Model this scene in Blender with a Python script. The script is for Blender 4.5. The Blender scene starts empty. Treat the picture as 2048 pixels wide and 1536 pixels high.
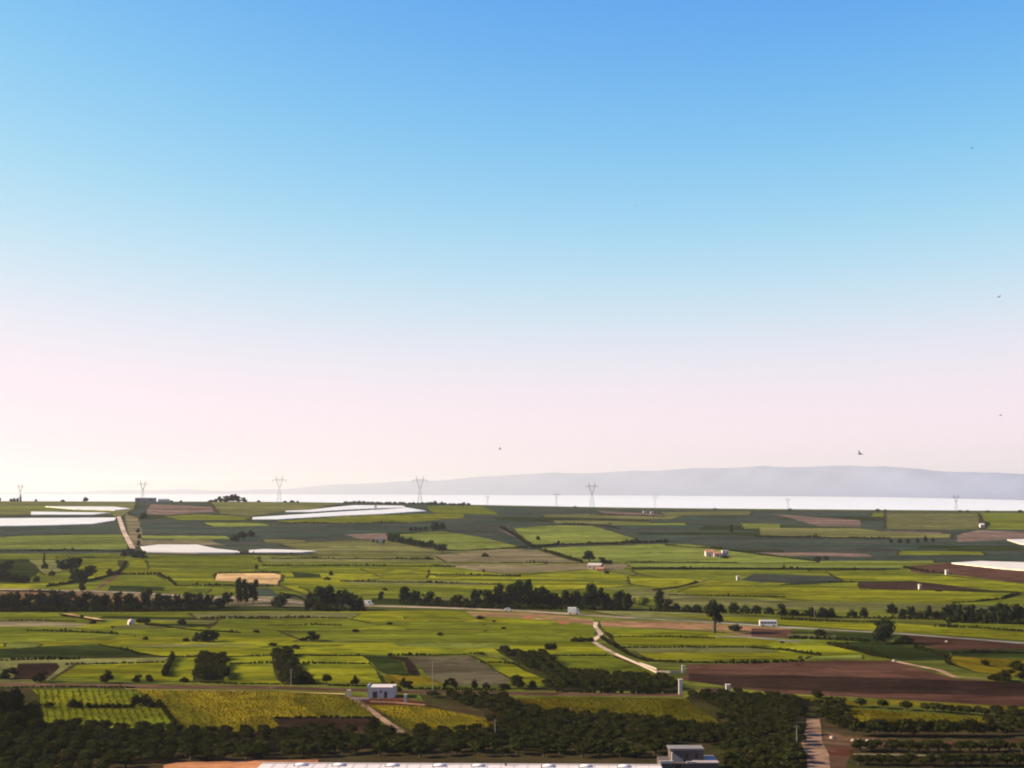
import bpy, bmesh, math, random
import numpy as np
from mathutils import Vector, Matrix
from mathutils.geometry import delaunay_2d_cdt

rnd = random.Random(7)
C = bpy.context.scene.collection
sc = bpy.context.scene

# ------------------------------------------------------------------ camera, sky, sun, exposure
F = 2813.0                 # focal length in pixels of a 2048 px wide frame
Y0 = 980.0                 # pixel row of the true horizon
CAMZ = 60.0
PITCH = math.atan((Y0 - 768.0) / F)
cam = bpy.data.cameras.new('camera')
cam.sensor_width = 36.0
cam.lens = F / 2048.0 * 36.0
cam.clip_start = 1.0
cam.clip_end = 200000.0
camo = bpy.data.objects.new('camera', cam)
C.objects.link(camo)
camo.location = (0, 0, CAMZ)
camo.rotation_euler = (math.radians(90) + PITCH, 0, 0)
sc.camera = camo

SUN_AZ = -90.0             # degrees from the view direction, negative = left
SUN_EL = 26.0
SKY_SHAPE = ((5.9, 0.088, 2.9), (5.0, 0.128, 2.3), (5.6, 0.69, 1.0))
w = bpy.data.worlds.new('World')
sc.world = w
w.use_nodes = True
nt = w.node_tree
for n in list(nt.nodes):
    nt.nodes.remove(n)
sky = nt.nodes.new('ShaderNodeTexSky')
sky.sky_type = 'NISHITA'
sky.sun_disc = False
sky.sun_elevation = math.radians(SUN_EL)
sky.sun_rotation = math.radians(SUN_AZ)
sky.altitude = 100
sky.air_density = 1.0
sky.dust_density = 0.4
sky.ozone_density = 4.0
bg = nt.nodes.new('ShaderNodeBackground')
bg.inputs['Strength'].default_value = 0.065
wo = nt.nodes.new('ShaderNodeOutputWorld')
# colour response of this sky: each channel with its own power and shoulder
sp = nt.nodes.new('ShaderNodeSeparateColor')
cbn = nt.nodes.new('ShaderNodeCombineColor')
nt.links.new(sky.outputs[0], sp.inputs[0])
def _m(op, a_, b_):
    n = nt.nodes.new('ShaderNodeMath'); n.operation = op
    for i_, x_ in enumerate((a_, b_)):
        if isinstance(x_, (int, float)): n.inputs[i_].default_value = x_
        else: nt.links.new(x_, n.inputs[i_])
    return n.outputs[0]
for ch, (gain, k_, power) in enumerate(SKY_SHAPE):
    x_ = _m('MULTIPLY', _m('POWER', sp.outputs[ch], power), -k_)
    nt.links.new(_m('MULTIPLY', _m('SUBTRACT', 1.0, _m('POWER', math.e, x_)), gain), cbn.inputs[ch])
nt.links.new(cbn.outputs[0], bg.inputs['Color'])
nt.links.new(bg.outputs[0], wo.inputs['Surface'])

sl = bpy.data.lights.new('sun', 'SUN')
sl.energy = 5.0
sl.angle = math.radians(0.5)
sl.color = (1.0, 0.87, 0.64)
so = bpy.data.objects.new('sun', sl)
C.objects.link(so)
a, e = math.radians(SUN_AZ), math.radians(SUN_EL)
sdir = Vector((math.sin(a) * math.cos(e), math.cos(a) * math.cos(e), math.sin(e)))
so.rotation_euler = sdir.to_track_quat('Z', 'Y').to_euler()
so.location = (-300, 100, 400)

sc.view_settings.view_transform = 'Standard'
sc.view_settings.look = 'None'
sc.view_settings.gamma = 1.0
sc.view_settings.exposure = 1.35
sc.cycles.use_denoising = True
sc.cycles.max_bounces = 6
sc.cycles.volume_bounces = 0
sc.cycles.transparent_max_bounces = 8
sc.cycles.pixel_filter_type = 'BLACKMAN_HARRIS'
sc.cycles.filter_width = 2.0

# ------------------------------------------------------------------ helpers
def tag(o, label=None, cat=None, group=None, kind=None):
    if label: o['label'] = label
    if cat: o['category'] = cat
    if group: o['group'] = group
    if kind: o['kind'] = kind
    return o

def empty(name, loc, rz=0.0):
    o = bpy.data.objects.new(name, None)
    o.empty_display_size = 0.5
    o.location = loc
    o.rotation_euler = (0, 0, rz)
    C.objects.link(o)
    return o

def link_mesh(name, me, mat=None, parent=None):
    if mat is not None and not me.materials:
        me.materials.append(mat)
    o = bpy.data.objects.new(name, me)
    C.objects.link(o)
    if parent is not None:
        o.parent = parent
    return o

def link_bm(name, bm, mat, parent=None, smooth=False):
    me = bpy.data.meshes.new(name)
    bm.to_mesh(me)
    bm.free()
    if smooth:
        for p in me.polygons: p.use_smooth = True
    return link_mesh(name, me, mat, parent)

def mesh_from(name, verts, faces):
    me = bpy.data.meshes.new(name)
    me.from_pydata(verts, [], faces)
    me.update()
    return me

def copy_tree(root, loc=None, rz=None, scale=None):
    c = root.copy()
    C.objects.link(c)
    if loc is not None: c.location = loc
    if rz is not None: c.rotation_euler = (0, 0, rz)
    if scale is not None: c.scale = scale
    for ch in list(root.children):
        d = ch.copy()
        C.objects.link(d)
        d.parent = c
        for g in list(ch.children):
            h = g.copy()
            C.objects.link(h)
            h.parent = d
    return c

def box(bm, x0, x1, y0, y1, z0, z1, bevel=0.0):
    vs = [bm.verts.new(p) for p in ((x0, y0, z0), (x1, y0, z0), (x1, y1, z0), (x0, y1, z0),
                                    (x0, y0, z1), (x1, y0, z1), (x1, y1, z1), (x0, y1, z1))]
    fs = [bm.faces.new([vs[i] for i in f]) for f in ((3, 2, 1, 0), (4, 5, 6, 7), (0, 1, 5, 4), (1, 2, 6, 5), (2, 3, 7, 6), (3, 0, 4, 7))]
    if bevel > 0:
        es = list({e for f in fs for e in f.edges})
        bmesh.ops.bevel(bm, geom=es, offset=bevel, segments=2, affect='EDGES', profile=0.6)
    return vs

def bar(bm, p, q, r0, r1=None, n=6):
    r1 = r0 if r1 is None else r1
    p, q = Vector(p), Vector(q)
    d = (q - p).normalized()
    u = d.orthogonal().normalized()
    v = d.cross(u)
    ra = [bm.verts.new(p + (u * math.cos(2 * math.pi * i / n) + v * math.sin(2 * math.pi * i / n)) * r0) for i in range(n)]
    rb = [bm.verts.new(q + (u * math.cos(2 * math.pi * i / n) + v * math.sin(2 * math.pi * i / n)) * r1) for i in range(n)]
    for i in range(n):
        j = (i + 1) % n
        bm.faces.new((ra[i], ra[j], rb[j], rb[i]))
    bm.faces.new(ra[::-1])
    bm.faces.new(rb)

def newbox(name, mat, parent, *dims, bevel=0.0):
    bm = bmesh.new()
    box(bm, *dims, bevel=bevel)
    return link_bm(name, bm, mat, parent)

# ------------------------------------------------------------------ terrain
PX = np.array([-3000., -500, 0, 250, 500, 750, 1000, 1250, 1500, 1750, 2048, 2600, 5000])
EY = np.array([1003., 1003, 1003, 1004, 1004, 1007, 1012, 1017.5, 1020, 1022.5, 1025, 1027, 1030])
PLZ = CAMZ - (EY - Y0) * 2100.0 / F

def ss(t):
    t = np.clip(t, 0, 1)
    return t * t * (3 - 2 * t)

def terrain(x, y):
    x = np.asarray(x, float); y = np.asarray(y, float)
    px = 1024 + F * x / np.maximum(np.abs(y), 400) 
    p = (np.interp(px - 90, PX, PLZ) + np.interp(px + 90, PX, PLZ) + np.interp(px, PX, PLZ)) / 3
    p = np.where(y < 400, 40.0, p)
    z = p * ss((y - 800) / 1300.0)
    z = z + 0.9 * np.sin(x / 170 + 1.3) * np.sin(y / 210) * ss((y - 750) / 250) * (1 - ss((y - 1500) / 400))
    # behind the crest the land falls to the coast
    z = z - (p + 62.5) * ss((y - 2120) / 3300.0)
    return z

def ray(px, py):
    u = (px - 1024.0) / F
    v = (768.0 - py) / F
    d = Vector((u, math.cos(PITCH) - v * math.sin(PITCH), math.sin(PITCH) + v * math.cos(PITCH)))
    return d / d.y

_YS = np.concatenate([np.arange(120, 900, 2.0), np.arange(900, 2121, 3.0)])
def at(px, py, h=0.0):
    """the point of the terrain seen at pixel (px, py) of the 2048 x 1536 frame"""
    d = ray(px, py)
    zz = CAMZ + d.z * _YS - terrain(d.x * _YS, _YS) - h
    below = np.nonzero(zz < 0)[0]
    if len(below) == 0:
        y = 2100.0
    else:
        i = below[0]
        if i == 0:
            y = _YS[0]
        else:
            y = _YS[i - 1] + (_YS[i] - _YS[i - 1]) * zz[i - 1] / (zz[i - 1] - zz[i])
    x = d.x * y
    return Vector((x, y, float(terrain(x, y)) + h))

def px_size(p):
    return p.y / F        # metres per pixel of the 2048 frame at point p

# ------------------------------------------------------------------ materials
def mat_new(name):
    m = bpy.data.materials.new(name)
    m.use_nodes = True
    nt = m.node_tree
    for n in list(nt.nodes): nt.nodes.remove(n)
    return m, nt

def N(nt, t, **kw):
    n = nt.nodes.new(t)
    for k, v in kw.items():
        if hasattr(n, k): setattr(n, k, v)
        else: n.inputs[k].default_value = v
    return n

def noise(nt, vec, scale, detail=4.0, rough=0.6):
    n = nt.nodes.new('ShaderNodeTexNoise')
    n.inputs['Scale'].default_value = scale
    n.inputs['Detail'].default_value = detail
    n.inputs['Roughness'].default_value = rough
    nt.links.new(vec, n.inputs['Vector'])
    return n.outputs['Fac']

def maprange(nt, v, a, b, c, d):
    n = nt.nodes.new('ShaderNodeMapRange')
    nt.links.new(v, n.inputs['Value'])
    for k, x in (('From Min', a), ('From Max', b), ('To Min', c), ('To Max', d)):
        n.inputs[k].default_value = x
    return n.outputs['Result']

def mathn(nt, op, a, b):
    n = nt.nodes.new('ShaderNodeMath')
    n.operation = op
    for i, x in enumerate((a, b)):
        if isinstance(x, (int, float)): n.inputs[i].default_value = x
        else: nt.links.new(x, n.inputs[i])
    return n.outputs[0]

def mixc(nt, fac, a, b, mode='MIX'):
    n = nt.nodes.new('ShaderNodeMix')
    n.data_type = 'RGBA'
    n.blend_type = mode
    for k, x in ((0, fac), (6, a), (7, b)):
        if isinstance(x, (int, float)): n.inputs[k].default_value = x
        elif isinstance(x, tuple): n.inputs[k].default_value = (*x, 1) if len(x) == 3 else x
        else: nt.links.new(x, n.inputs[k])
    return n.outputs[2]

def scalec(nt, col, val):
    n = nt.nodes.new('ShaderNodeVectorMath')
    n.operation = 'SCALE'
    nt.links.new(col, n.inputs[0])
    if isinstance(val, (int, float)): n.inputs['Scale'].default_value = val
    else: nt.links.new(val, n.inputs['Scale'])
    return n.outputs[0]

def out_bsdf(nt, col, rough=0.9, bump=None, spec=0.1, trans=0.0):
    p = nt.nodes.new('ShaderNodeBsdfPrincipled')
    if isinstance(col, tuple): p.inputs['Base Color'].default_value = (*col, 1)
    else: nt.links.new(col, p.inputs['Base Color'])
    p.inputs['Roughness'].default_value = rough
    p.inputs['Specular IOR Level'].default_value = spec
    o = nt.nodes.new('ShaderNodeOutputMaterial')
    if bump is not None:
        b = nt.nodes.new('ShaderNodeBump')
        b.inputs['Strength'].default_value = bump[1]
        b.inputs['Distance'].default_value = bump[2]
        nt.links.new(bump[0], b.inputs['Height'])
        nt.links.new(b.outputs[0], p.inputs['Normal'])
    if trans > 0:
        t = nt.nodes.new('ShaderNodeBsdfTranslucent')
        if isinstance(col, tuple): t.inputs['Color'].default_value = (*col, 1)
        else: nt.links.new(col, t.inputs['Color'])
        mx = nt.nodes.new('ShaderNodeMixShader')
        mx.inputs[0].default_value = trans
        nt.links.new(p.outputs[0], mx.inputs[1])
        nt.links.new(t.outputs[0], mx.inputs[2])
        nt.links.new(mx.outputs[0], o.inputs['Surface'])
    else:
        nt.links.new(p.outputs[0], o.inputs['Surface'])
    return p

def field_mat(name, c1, c2, c3=None, rows=0.0, period=2.6, angle=15.0, contrast=1.0, patch=0.02, parcel=0.27):
    """soil or crop: broad patches, streaks along the rows, rows, fine clumps"""
    m, nt = mat_new(name)
    tc = nt.nodes.new('ShaderNodeTexCoord')
    oi = nt.nodes.new('ShaderNodeObjectInfo')
    mp = nt.nodes.new('ShaderNodeMapping')
    mp.inputs['Rotation'].default_value = (0, 0, math.radians(angle))
    nt.links.new(tc.outputs['Object'], mp.inputs['Vector'])
    off = nt.nodes.new('ShaderNodeVectorMath'); off.operation = 'ADD'
    nt.links.new(mp.outputs[0], off.inputs[0])
    sh = scalec(nt, oi.outputs['Location'], 1.0)
    rv = mathn(nt, 'MULTIPLY', oi.outputs['Random'], 900.0)
    cb = nt.nodes.new('ShaderNodeCombineXYZ')
    nt.links.new(rv, cb.inputs[0]); nt.links.new(rv, cb.inputs[1])
    nt.links.new(cb.outputs[0], off.inputs[1])
    v = off.outputs[0]
    st = nt.nodes.new('ShaderNodeMapping')
    st.inputs['Scale'].default_value = (0.12, 1.0, 1.0)
    nt.links.new(v, st.inputs['Vector'])
    n1 = noise(nt, v, patch, 3, 0.55)
    n2 = noise(nt, st.outputs[0], 0.22, 4, 0.6)
    n3 = noise(nt, v, 0.5, 3, 0.7)
    s = mathn(nt, 'ADD', mathn(nt, 'MULTIPLY', n1, 0.9), mathn(nt, 'MULTIPLY', n2, 0.7))
    s = mathn(nt, 'ADD', s, mathn(nt, 'MULTIPLY', n3, 0.6))
    fac = maprange(nt, s, 0.82, 1.38, 0.0, 1.0)
    col = mixc(nt, fac, c1, c2)
    if c3 is not None:
        nb = noise(nt, v, patch * 2.1, 3, 0.6)
        col = mixc(nt, maprange(nt, nb, 0.52, 0.66, 0.0, 0.8), col, c3)
    # parcels sown at different times: long cells with slightly different tone
    wob = nt.nodes.new('ShaderNodeVectorMath'); wob.operation = 'ADD'
    nz = nt.nodes.new('ShaderNodeTexNoise'); nz.inputs['Scale'].default_value = 0.03
    nt.links.new(v, nz.inputs['Vector'])
    nt.links.new(v, wob.inputs[0]); nt.links.new(scalec(nt, nz.outputs['Color'], 9.0), wob.inputs[1])
    pm = nt.nodes.new('ShaderNodeMapping')
    pm.inputs['Scale'].default_value = (0.0075, 0.042, 1.0)
    pm.inputs['Location'].default_value = (0, 0, 3.3)
    nt.links.new(wob.outputs[0], pm.inputs['Vector'])
    vz = nt.nodes.new('ShaderNodeVectorMath'); vz.operation = 'MULTIPLY'
    vz.inputs[1].default_value = (1, 1, 0)
    nt.links.new(pm.outputs[0], vz.inputs[0])
    vo = nt.nodes.new('ShaderNodeTexVoronoi'); vo.inputs['Scale'].default_value = 1.0
    nt.links.new(vz.outputs[0], vo.inputs['Vector'])
    vs_ = nt.nodes.new('ShaderNodeSeparateColor'); nt.links.new(vo.outputs['Color'], vs_.inputs[0])
    col = scalec(nt, col, maprange(nt, vs_.outputs[0], 0, 1, 1 - parcel, 1 + parcel))
    if c3 is not None:
        col = mixc(nt, maprange(nt, vs_.outputs[1], .55, .75, 0, .7), col, c3)
    # long dark streaks: furrows, ruts and weeds along the working direction
    sk = nt.nodes.new('ShaderNodeMapping'); sk.inputs['Scale'].default_value = (0.010, 0.16, 1.0)
    nt.links.new(wob.outputs[0], sk.inputs['Vector'])
    n4 = noise(nt, sk.outputs[0], 1.0, 5, 0.65)
    col = scalec(nt, col, maprange(nt, n4, .34, .56, .60, 1.06))
    sk2 = nt.nodes.new('ShaderNodeMapping'); sk2.inputs['Scale'].default_value = (0.0035, 0.04, 1.0)
    sk2.inputs['Location'].default_value = (7.7, 3.1, 0)
    nt.links.new(wob.outputs[0], sk2.inputs['Vector'])
    n5 = noise(nt, sk2.outputs[0], 1.0, 4, 0.6)
    col = scalec(nt, col, maprange(nt, n5, .36, .62, .68, 1.14))
    if rows > 0:
        wv = nt.nodes.new('ShaderNodeTexWave')
        wv.wave_type = 'BANDS'; wv.bands_direction = 'Y'
        wv.inputs['Scale'].default_value = 0.314 / period
        wv.inputs['Distortion'].default_value = 1.2
        wv.inputs['Detail'].default_value = 1.0
        wv.inputs['Detail Scale'].default_value = 0.4
        nt.links.new(v, wv.inputs['Vector'])
        col = scalec(nt, col, maprange(nt, wv.outputs['Fac'], 0, 1, 1.0 - rows, 1.0 + rows * 0.4))
    col = scalec(nt, col, maprange(nt, oi.outputs['Random'], 0, 1, 0.86, 1.14))
    out_bsdf(nt, col, 0.95, (n3, 0.5 * contrast, 0.5), spec=0.0)
    return m

def plain(name, c, rough=0.7, var=0.12, scale=1.5, spec=0.2, metal=0.0):
    m, nt = mat_new(name)
    tc = nt.nodes.new('ShaderNodeTexCoord')
    n1 = noise(nt, tc.outputs['Object'], scale, 5, 0.65)
    col = mixc(nt, n1, tuple(x * (1 - var) for x in c), tuple(min(1, x * (1 + var)) for x in c))
    p = out_bsdf(nt, col, rough, (n1, 0.15, 0.02), spec)
    p.inputs['Metallic'].default_value = metal
    return m

def foliage(name, c1, c2, trans=0.25, scale=0.5):
    m, nt = mat_new(name)
    tc = nt.nodes.new('ShaderNodeTexCoord')
    oi = nt.nodes.new('ShaderNodeObjectInfo')
    n1 = noise(nt, tc.outputs['Object'], scale, 4, 0.7)
    col = mixc(nt, maprange(nt, n1, 0.35, 0.68, 0, 1), c1, c2)
    col = scalec(nt, col, maprange(nt, oi.outputs['Random'], 0, 1, 0.7, 1.3))
    out_bsdf(nt, col, 0.9, None, 0.0, trans)
    return m

FM = {
    'yg': field_mat('bright_crop', (.106, .110, .005), (.188, .170, .008), (.066, .080, .006), rows=0.12, angle=4),
    'yo': field_mat('ochre_crop', (.082, .058, .004), (.140, .100, .005), (.062, .056, .004), rows=0.10, angle=70),
    'g':  field_mat('green_crop', (.066, .078, .006), (.125, .130, .010), None, rows=0.15, angle=5),
    'gf': field_mat('pale_green_crop', (.092, .112, .018), (.150, .158, .028), None, rows=0.1, angle=-8, period=6),
    'dg': field_mat('dark_green_crop', (.012, .019, .004), (.030, .039, .007), None, rows=0.25, angle=12, period=4),
    'ds': field_mat('dark_vineyard', (.018, .030, .020), (.036, .050, .030), (.040, .038, .028), rows=0.25, angle=-10, period=6),
    'ol': field_mat('olive_grass', (.075, .075, .022), (.130, .120, .036), None, rows=0.08, angle=0),
    'tp': field_mat('taupe_stubble', (.110, .085, .042), (.165, .130, .065), None, rows=0.1, angle=-5),
    'br': field_mat('dark_ploughed_soil', (.021, .011, .008), (.038, .020, .013), None, rows=0.25, angle=0, period=3),
    'rb': field_mat('red_ploughed_soil', (.048, .022, .014), (.080, .037, .023), None, rows=0.2, angle=2, period=3),
    'mv': field_mat('mauve_soil', (.110, .070, .052), (.170, .110, .080), None, rows=0.1, angle=0),
    'tan': field_mat('tan_stubble', (.380, .230, .090), (.520, .330, .150), None, rows=0.12, angle=0),
    'or': field_mat('orange_earth', (.180, .070, .028), (.330, .140, .060), None),
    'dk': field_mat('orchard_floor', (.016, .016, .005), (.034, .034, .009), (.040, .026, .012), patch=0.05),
    'rs': field_mat('red_earth', (.048, .016, .009), (.095, .032, .017), (.110, .065, .036), patch=0.09),
    'road': field_mat('pale_dirt', (.200, .112, .066), (.310, .185, .112), None, patch=0.1),
    'pale': field_mat('cream_dirt', (.33, .225, .15), (.48, .35, .245), None, patch=0.1),
    'tpd': field_mat('grey_brown_fallow', (.052, .042, .022), (.085, .070, .036), None, rows=0.1, angle=-5),
    'asph': field_mat('worn_asphalt', (.150, .125, .105), (.230, .195, .165), None, patch=0.1),
    'trk': field_mat('brown_track', (.065, .034, .020), (.125, .068, .040), None, patch=0.08),
    'bank': field_mat('earth_bank', (.150, .075, .040), (.250, .130, .065), (.100, .100, .020), patch=0.06),
}
GROUND_MAT = field_mat('rough_pasture', (.056, .062, .008), (.102, .104, .014), (.036, .042, .008), rows=0.06, patch=0.012)

# ------------------------------------------------------------------ the map of fields, traced on the ground
FIELDS = []      # (name, class, polygon in pixels)
def fld(cls, *pts, name='field'):
    FIELDS.append((name, cls, pts))

def strip(cls, wid, *pts, name='road'):
    """a road or path of constant width in metres along a pixel polyline"""
    FIELDS.append((name, cls, ('strip', wid, pts)))

# --- far plateau and hillside, from the crest down
fld('ds', (-60,1000),(560,1000),(700,1003),(1000,1009),(1300,1016),(1600,1019),(2110,1023),(2110,1125),(1640,1125),(1540,1112),(1390,1092),(1075,1100),(870,1110),(600,1112),(277,1108),(-60,1110))
r2 = random.Random(31)
def slivers(n, x0, x1, y0, y1, classes, lmin, lmax, tmin, tmax, slope=0.02):
    for _ in range(n):
        x = r2.uniform(x0, x1); y = r2.uniform(y0, y1); L_ = r2.uniform(lmin, lmax); t_ = r2.uniform(tmin, tmax)
        g_ = r2.uniform(-slope, slope) + 0.01
        fld(r2.choice(classes), (x, y), (x + L_ * .5, y + g_ * L_ * .5 - t_ * .2), (x + L_, y + g_ * L_), (x + L_ * r2.uniform(.85, 1.1), y + g_ * L_ + t_), (x + L_ * .5, y + g_ * L_ * .5 + t_ * 1.1), (x - L_ * r2.uniform(-.1, .12), y + t_ * r2.uniform(.7, 1.1)))
slivers(16, -40, 900, 1030, 1100, ('dg', 'ol', 'ds', 'g', 'ds'), 70, 260, 4, 11)
slivers(34, 900, 2000, 1020, 1112, ('dg', 'ol', 'ds', 'g', 'ds', 'mv', 'dg'), 80, 330, 3, 9)
fld('ol', (-60,1002),(272,1002),(268,1018),(240,1034),(-60,1036))
fld('gf', (-60,1012),(227,1013),(262,1018),(227,1023),(-60,1019))
fld('ds', (-60,1030),(225,1029),(235,1036),(-60,1037))
fld('mv', (303,1008),(422,1014),(440,1022),(337,1030),(290,1028))
fld('ol', (420,1003),(690,1004),(620,1021),(560,1024),(500,1032),(440,1027))
fld('tp', (250,1028),(276,1036),(284,1068),(279,1092),(266,1094),(256,1060))
fld('gf', (406,1045),(527,1046),(540,1051),(430,1054))
fld('g', (330,1033),(395,1028),(500,1034),(490,1040),(360,1040))
fld('gf', (277,1071),(453,1072),(460,1078),(277,1078))
fld('tp', (277,1080),(420,1082),(450,1090),(277,1090))
fld('gf', (50,1071),(246,1069),(256,1098),(-60,1098),(-60,1080))
fld('yg', (553,1042),(685,1033),(816,1028),(925,1028),(930,1035),(816,1045),(685,1046),(580,1045))
fld('g', (850,1012),(960,1012),(1000,1030),(930,1028),(868,1026))
fld('mv', (690,1069),(772,1066),(776,1080),(720,1078))
fld('ol', (560,1088),(690,1081),(776,1081),(884,1104),(868,1113),(640,1110))
fld('gf', (790,1070),(882,1062),(975,1076),(1042,1094),(895,1101),(885,1090),(810,1079))
fld('ds', (880,1050),(1000,1040),(1020,1056),(1060,1092),(1042,1094),(975,1077),(884,1061))
fld('mv', (994,1057),(1004,1057),(1038,1072),(1030,1074))
fld('gf', (1026,1056),(1120,1051),(1185,1052),(1270,1077),(1253,1083),(1068,1089),(1050,1078))
fld('gf', (1080,1096),(1210,1091),(1316,1088),(1382,1088),(1500,1106),(1560,1112),(1640,1124),(1540,1125),(1253,1124),(1165,1123),(1100,1106))
fld('mv', (1190,1021),(1320,1028),(1330,1033),(1230,1031))
fld('ol', (1320,1024),(1500,1022),(1500,1029),(1330,1031))
fld('gf', (1224,1046),(1370,1046),(1372,1050),(1224,1050))
fld('gf', (1480,1046),(1560,1048),(1560,1056),(1490,1058))
fld('mv', (1545,1028),(1640,1035),(1719,1040),(1722,1053),(1640,1053))
fld('ol', (1774,1025),(1960,1026),(1956,1058),(1860,1060),(1774,1058))
fld('g', (1960,1026),(2110,1026),(2110,1060),(1975,1058))
fld('ol', (1520,1056),(1720,1056),(1770,1064),(1900,1068),(1900,1076),(1760,1076),(1520,1070))
fld('mv', (1915,1070),(1956,1060),(2030,1063),(2110,1066),(2110,1078),(2009,1079),(1915,1084))
fld('g', (1800,1102),(1960,1103),(1970,1110),(1800,1110))
fld('gf', (1640,1122),(1864,1121),(1870,1126),(1640,1128))
fld('tp', (856,1111),(1000,1099),(1075,1100),(1127,1118),(1172,1127),(1080,1126),(870,1123))
# --- beyond the sides of the frame
for xa, xb in ((-800, -140), (2130, 2760)):
    slivers(16, xa, xb, 1030, 1110, ('dg', 'ol', 'ds', 'g', 'ds', 'gf'), 120, 380, 5, 14)
    slivers(22, xa, xb, 1115, 1210, ('dg', 'ol', 'gf', 'g', 'yg', 'yg'), 120, 380, 6, 16)
    slivers(22, xa, xb, 1225, 1360, ('g', 'ol', 'yg', 'yg', 'br', 'tpd'), 140, 400, 12, 36)
    fld('dk', (xa, 1400), (xb, 1400), (xb, 1640), (xa, 1640))
# --- middle slope
fld('g', (-60,1108),(262,1107),(287,1113),(510,1110),(640,1110),(870,1112),(880,1124),(1170,1126),(1250,1124),(1640,1126),(1900,1126),(2110,1140),(2110,1215),(-60,1185))
slivers(26, -40, 2000, 1112, 1200, ('dg', 'ol', 'gf', 'g', 'yg', 'ol'), 70, 280, 3, 8)
fld('ol', (520,1113),(870,1114),(890,1124),(525,1125))
fld('tp', (880,1128),(1168,1128),(1265,1127),(1245,1141),(1150,1141),(1000,1147),(905,1134))
fld('yg', (250,1121),(287,1118),(300,1140),(433,1146),(433,1162),(338,1162),(318,1149),(240,1149))
fld('g', (293,1113),(505,1112),(512,1137),(433,1146),(300,1140))
fld('dg', (0,1118),(60,1118),(90,1140),(40,1165),(-60,1166),(-60,1118))
fld('ol', (60,1120),(130,1118),(140,1140),(90,1150))
fld('yg', (160,1130),(236,1120),(240,1140),(190,1156),(150,1160))
fld('yg', (-60,1172),(130,1160),(145,1166),(50,1177),(-60,1178))
fld('tan', (433,1147),(560,1146),(572,1156),(556,1169),(500,1165),(433,1161))
fld('yg', (505,1138),(690,1134),(920,1138),(1040,1152),(1180,1138),(1260,1150),(1300,1168),(1190,1176),(1000,1186),(620,1190),(560,1170),(572,1150))
fld('yg', (724,1137),(856,1139),(850,1156),(770,1156))
fld('dg', (580,1144),(640,1148),(640,1154),(590,1155))
fld('ol', (680,1160),(900,1161),(1010,1167),(960,1171),(700,1168))
fld('g', (862,1147),(1040,1151),(1045,1155),(870,1153))
fld('g', (600,1172),(760,1170),(900,1176),(1000,1180),(990,1188),(640,1192))
fld('ds', (560,1190),(640,1190),(560,1203),(520,1200),(480,1178),(540,1176))
fld('gf', (1253,1126),(1540,1127),(1900,1132),(1800,1136),(1264,1133))
fld('dg', (1264,1134),(1480,1135),(1800,1136),(1800,1140),(1264,1139))
fld('g', (1264,1140),(1540,1140),(1660,1146),(1700,1163),(1560,1170),(1400,1166),(1290,1150))
fld('yg', (1258,1152),(1400,1160),(1480,1162),(1385,1168),(1330,1178),(1264,1168))
fld('ds', (1508,1147),(1655,1152),(1700,1163),(1560,1169),(1480,1160))
fld('yg', (1655,1144),(1824,1144),(2110,1174),(2110,1188),(1983,1180),(1824,1162),(1690,1162))
fld('yg', (1350,1187),(1411,1167),(1540,1165),(1714,1176),(1956,1184),(2030,1186),(2004,1199),(1903,1206),(1693,1202),(1587,1200),(1540,1193),(1400,1190))
fld('br', (1714,1164),(1838,1164),(1983,1181),(1867,1180),(1719,1177))
fld('rb', (1806,1132),(1898,1126),(2110,1145),(2110,1174),(1903,1149),(1824,1144))
fld('ol', (1250,1178),(1340,1182),(1400,1192),(1600,1202),(1900,1208),(2110,1212),(2110,1228),(1340,1212),(1260,1206))
fld('yg', (1270,1196),(1310,1194),(1320,1206),(1275,1210))
strip('trk', 4, (1306,1182),(1353,1175),(1395,1165),(1420,1160), name='path')
strip('trk', 3, (196,1178),(212,1166),(236,1150), name='path')
# --- the belt with its road
fld('tp', (-60,1177),(160,1181),(290,1186),(420,1192),(540,1192),(640,1206),(720,1208),(700,1222),(-60,1222))
fld('bank', (-60,1182),(130,1184),(300,1192),(300,1206),(-60,1206))
fld('dg', (-60,1205),(420,1206),(440,1212),(720,1214),(720,1222),(300,1224),(-60,1224))
fld('dg', (740,1196),(960,1202),(1260,1206),(1260,1216),(960,1214),(740,1208))
fld('ol', (1150,1218),(1280,1220),(1500,1232),(1580,1236),(1580,1252),(1260,1234))
strip('pale', 7, (-60,1177),(160,1181),(290,1186),(360,1191),(500,1198),(610,1206),(730,1211),(900,1216),(1030,1221),(1150,1228),(1264,1236))
strip('asph', 4.5, (1262,1236),(1420,1244),(1580,1255),(1800,1267),(2110,1291))
# --- the green plain
fld('yg', (-60,1224),(300,1224),(720,1222),(900,1222),(1190,1244),(1185,1280),(1230,1310),(940,1309),(724,1310),(324,1313),(200,1290),(-60,1300))
slivers(26, -40, 1050, 1228, 1300, ('g', 'ol', 'gf', 'g', 'yg', 'dg'), 60, 260, 3, 7, 0.04)
fld('g', (-60,1224),(120,1224),(210,1242),(150,1250),(-60,1248))
fld('tan', (118,1226),(140,1227),(210,1240),(190,1241))
fld('tp', (-60,1240),(60,1241),(180,1247),(150,1254),(-60,1252))
fld('g', (-60,1254),(150,1256),(250,1268),(180,1278),(-60,1290))
fld('ol', (380,1226),(560,1224),(720,1226),(700,1236),(400,1238))
fld('g', (440,1240),(700,1238),(760,1252),(620,1262),(420,1256))
fld('g', (560,1262),(900,1262),(1160,1272),(1150,1282),(800,1286),(600,1278))
fld('gf', (10,1286),(40,1286),(80,1289),(72,1296),(12,1294))
fld('dg', (-60,1300),(198,1288),(277,1306),(326,1314),(160,1319),(-60,1320))
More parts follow.
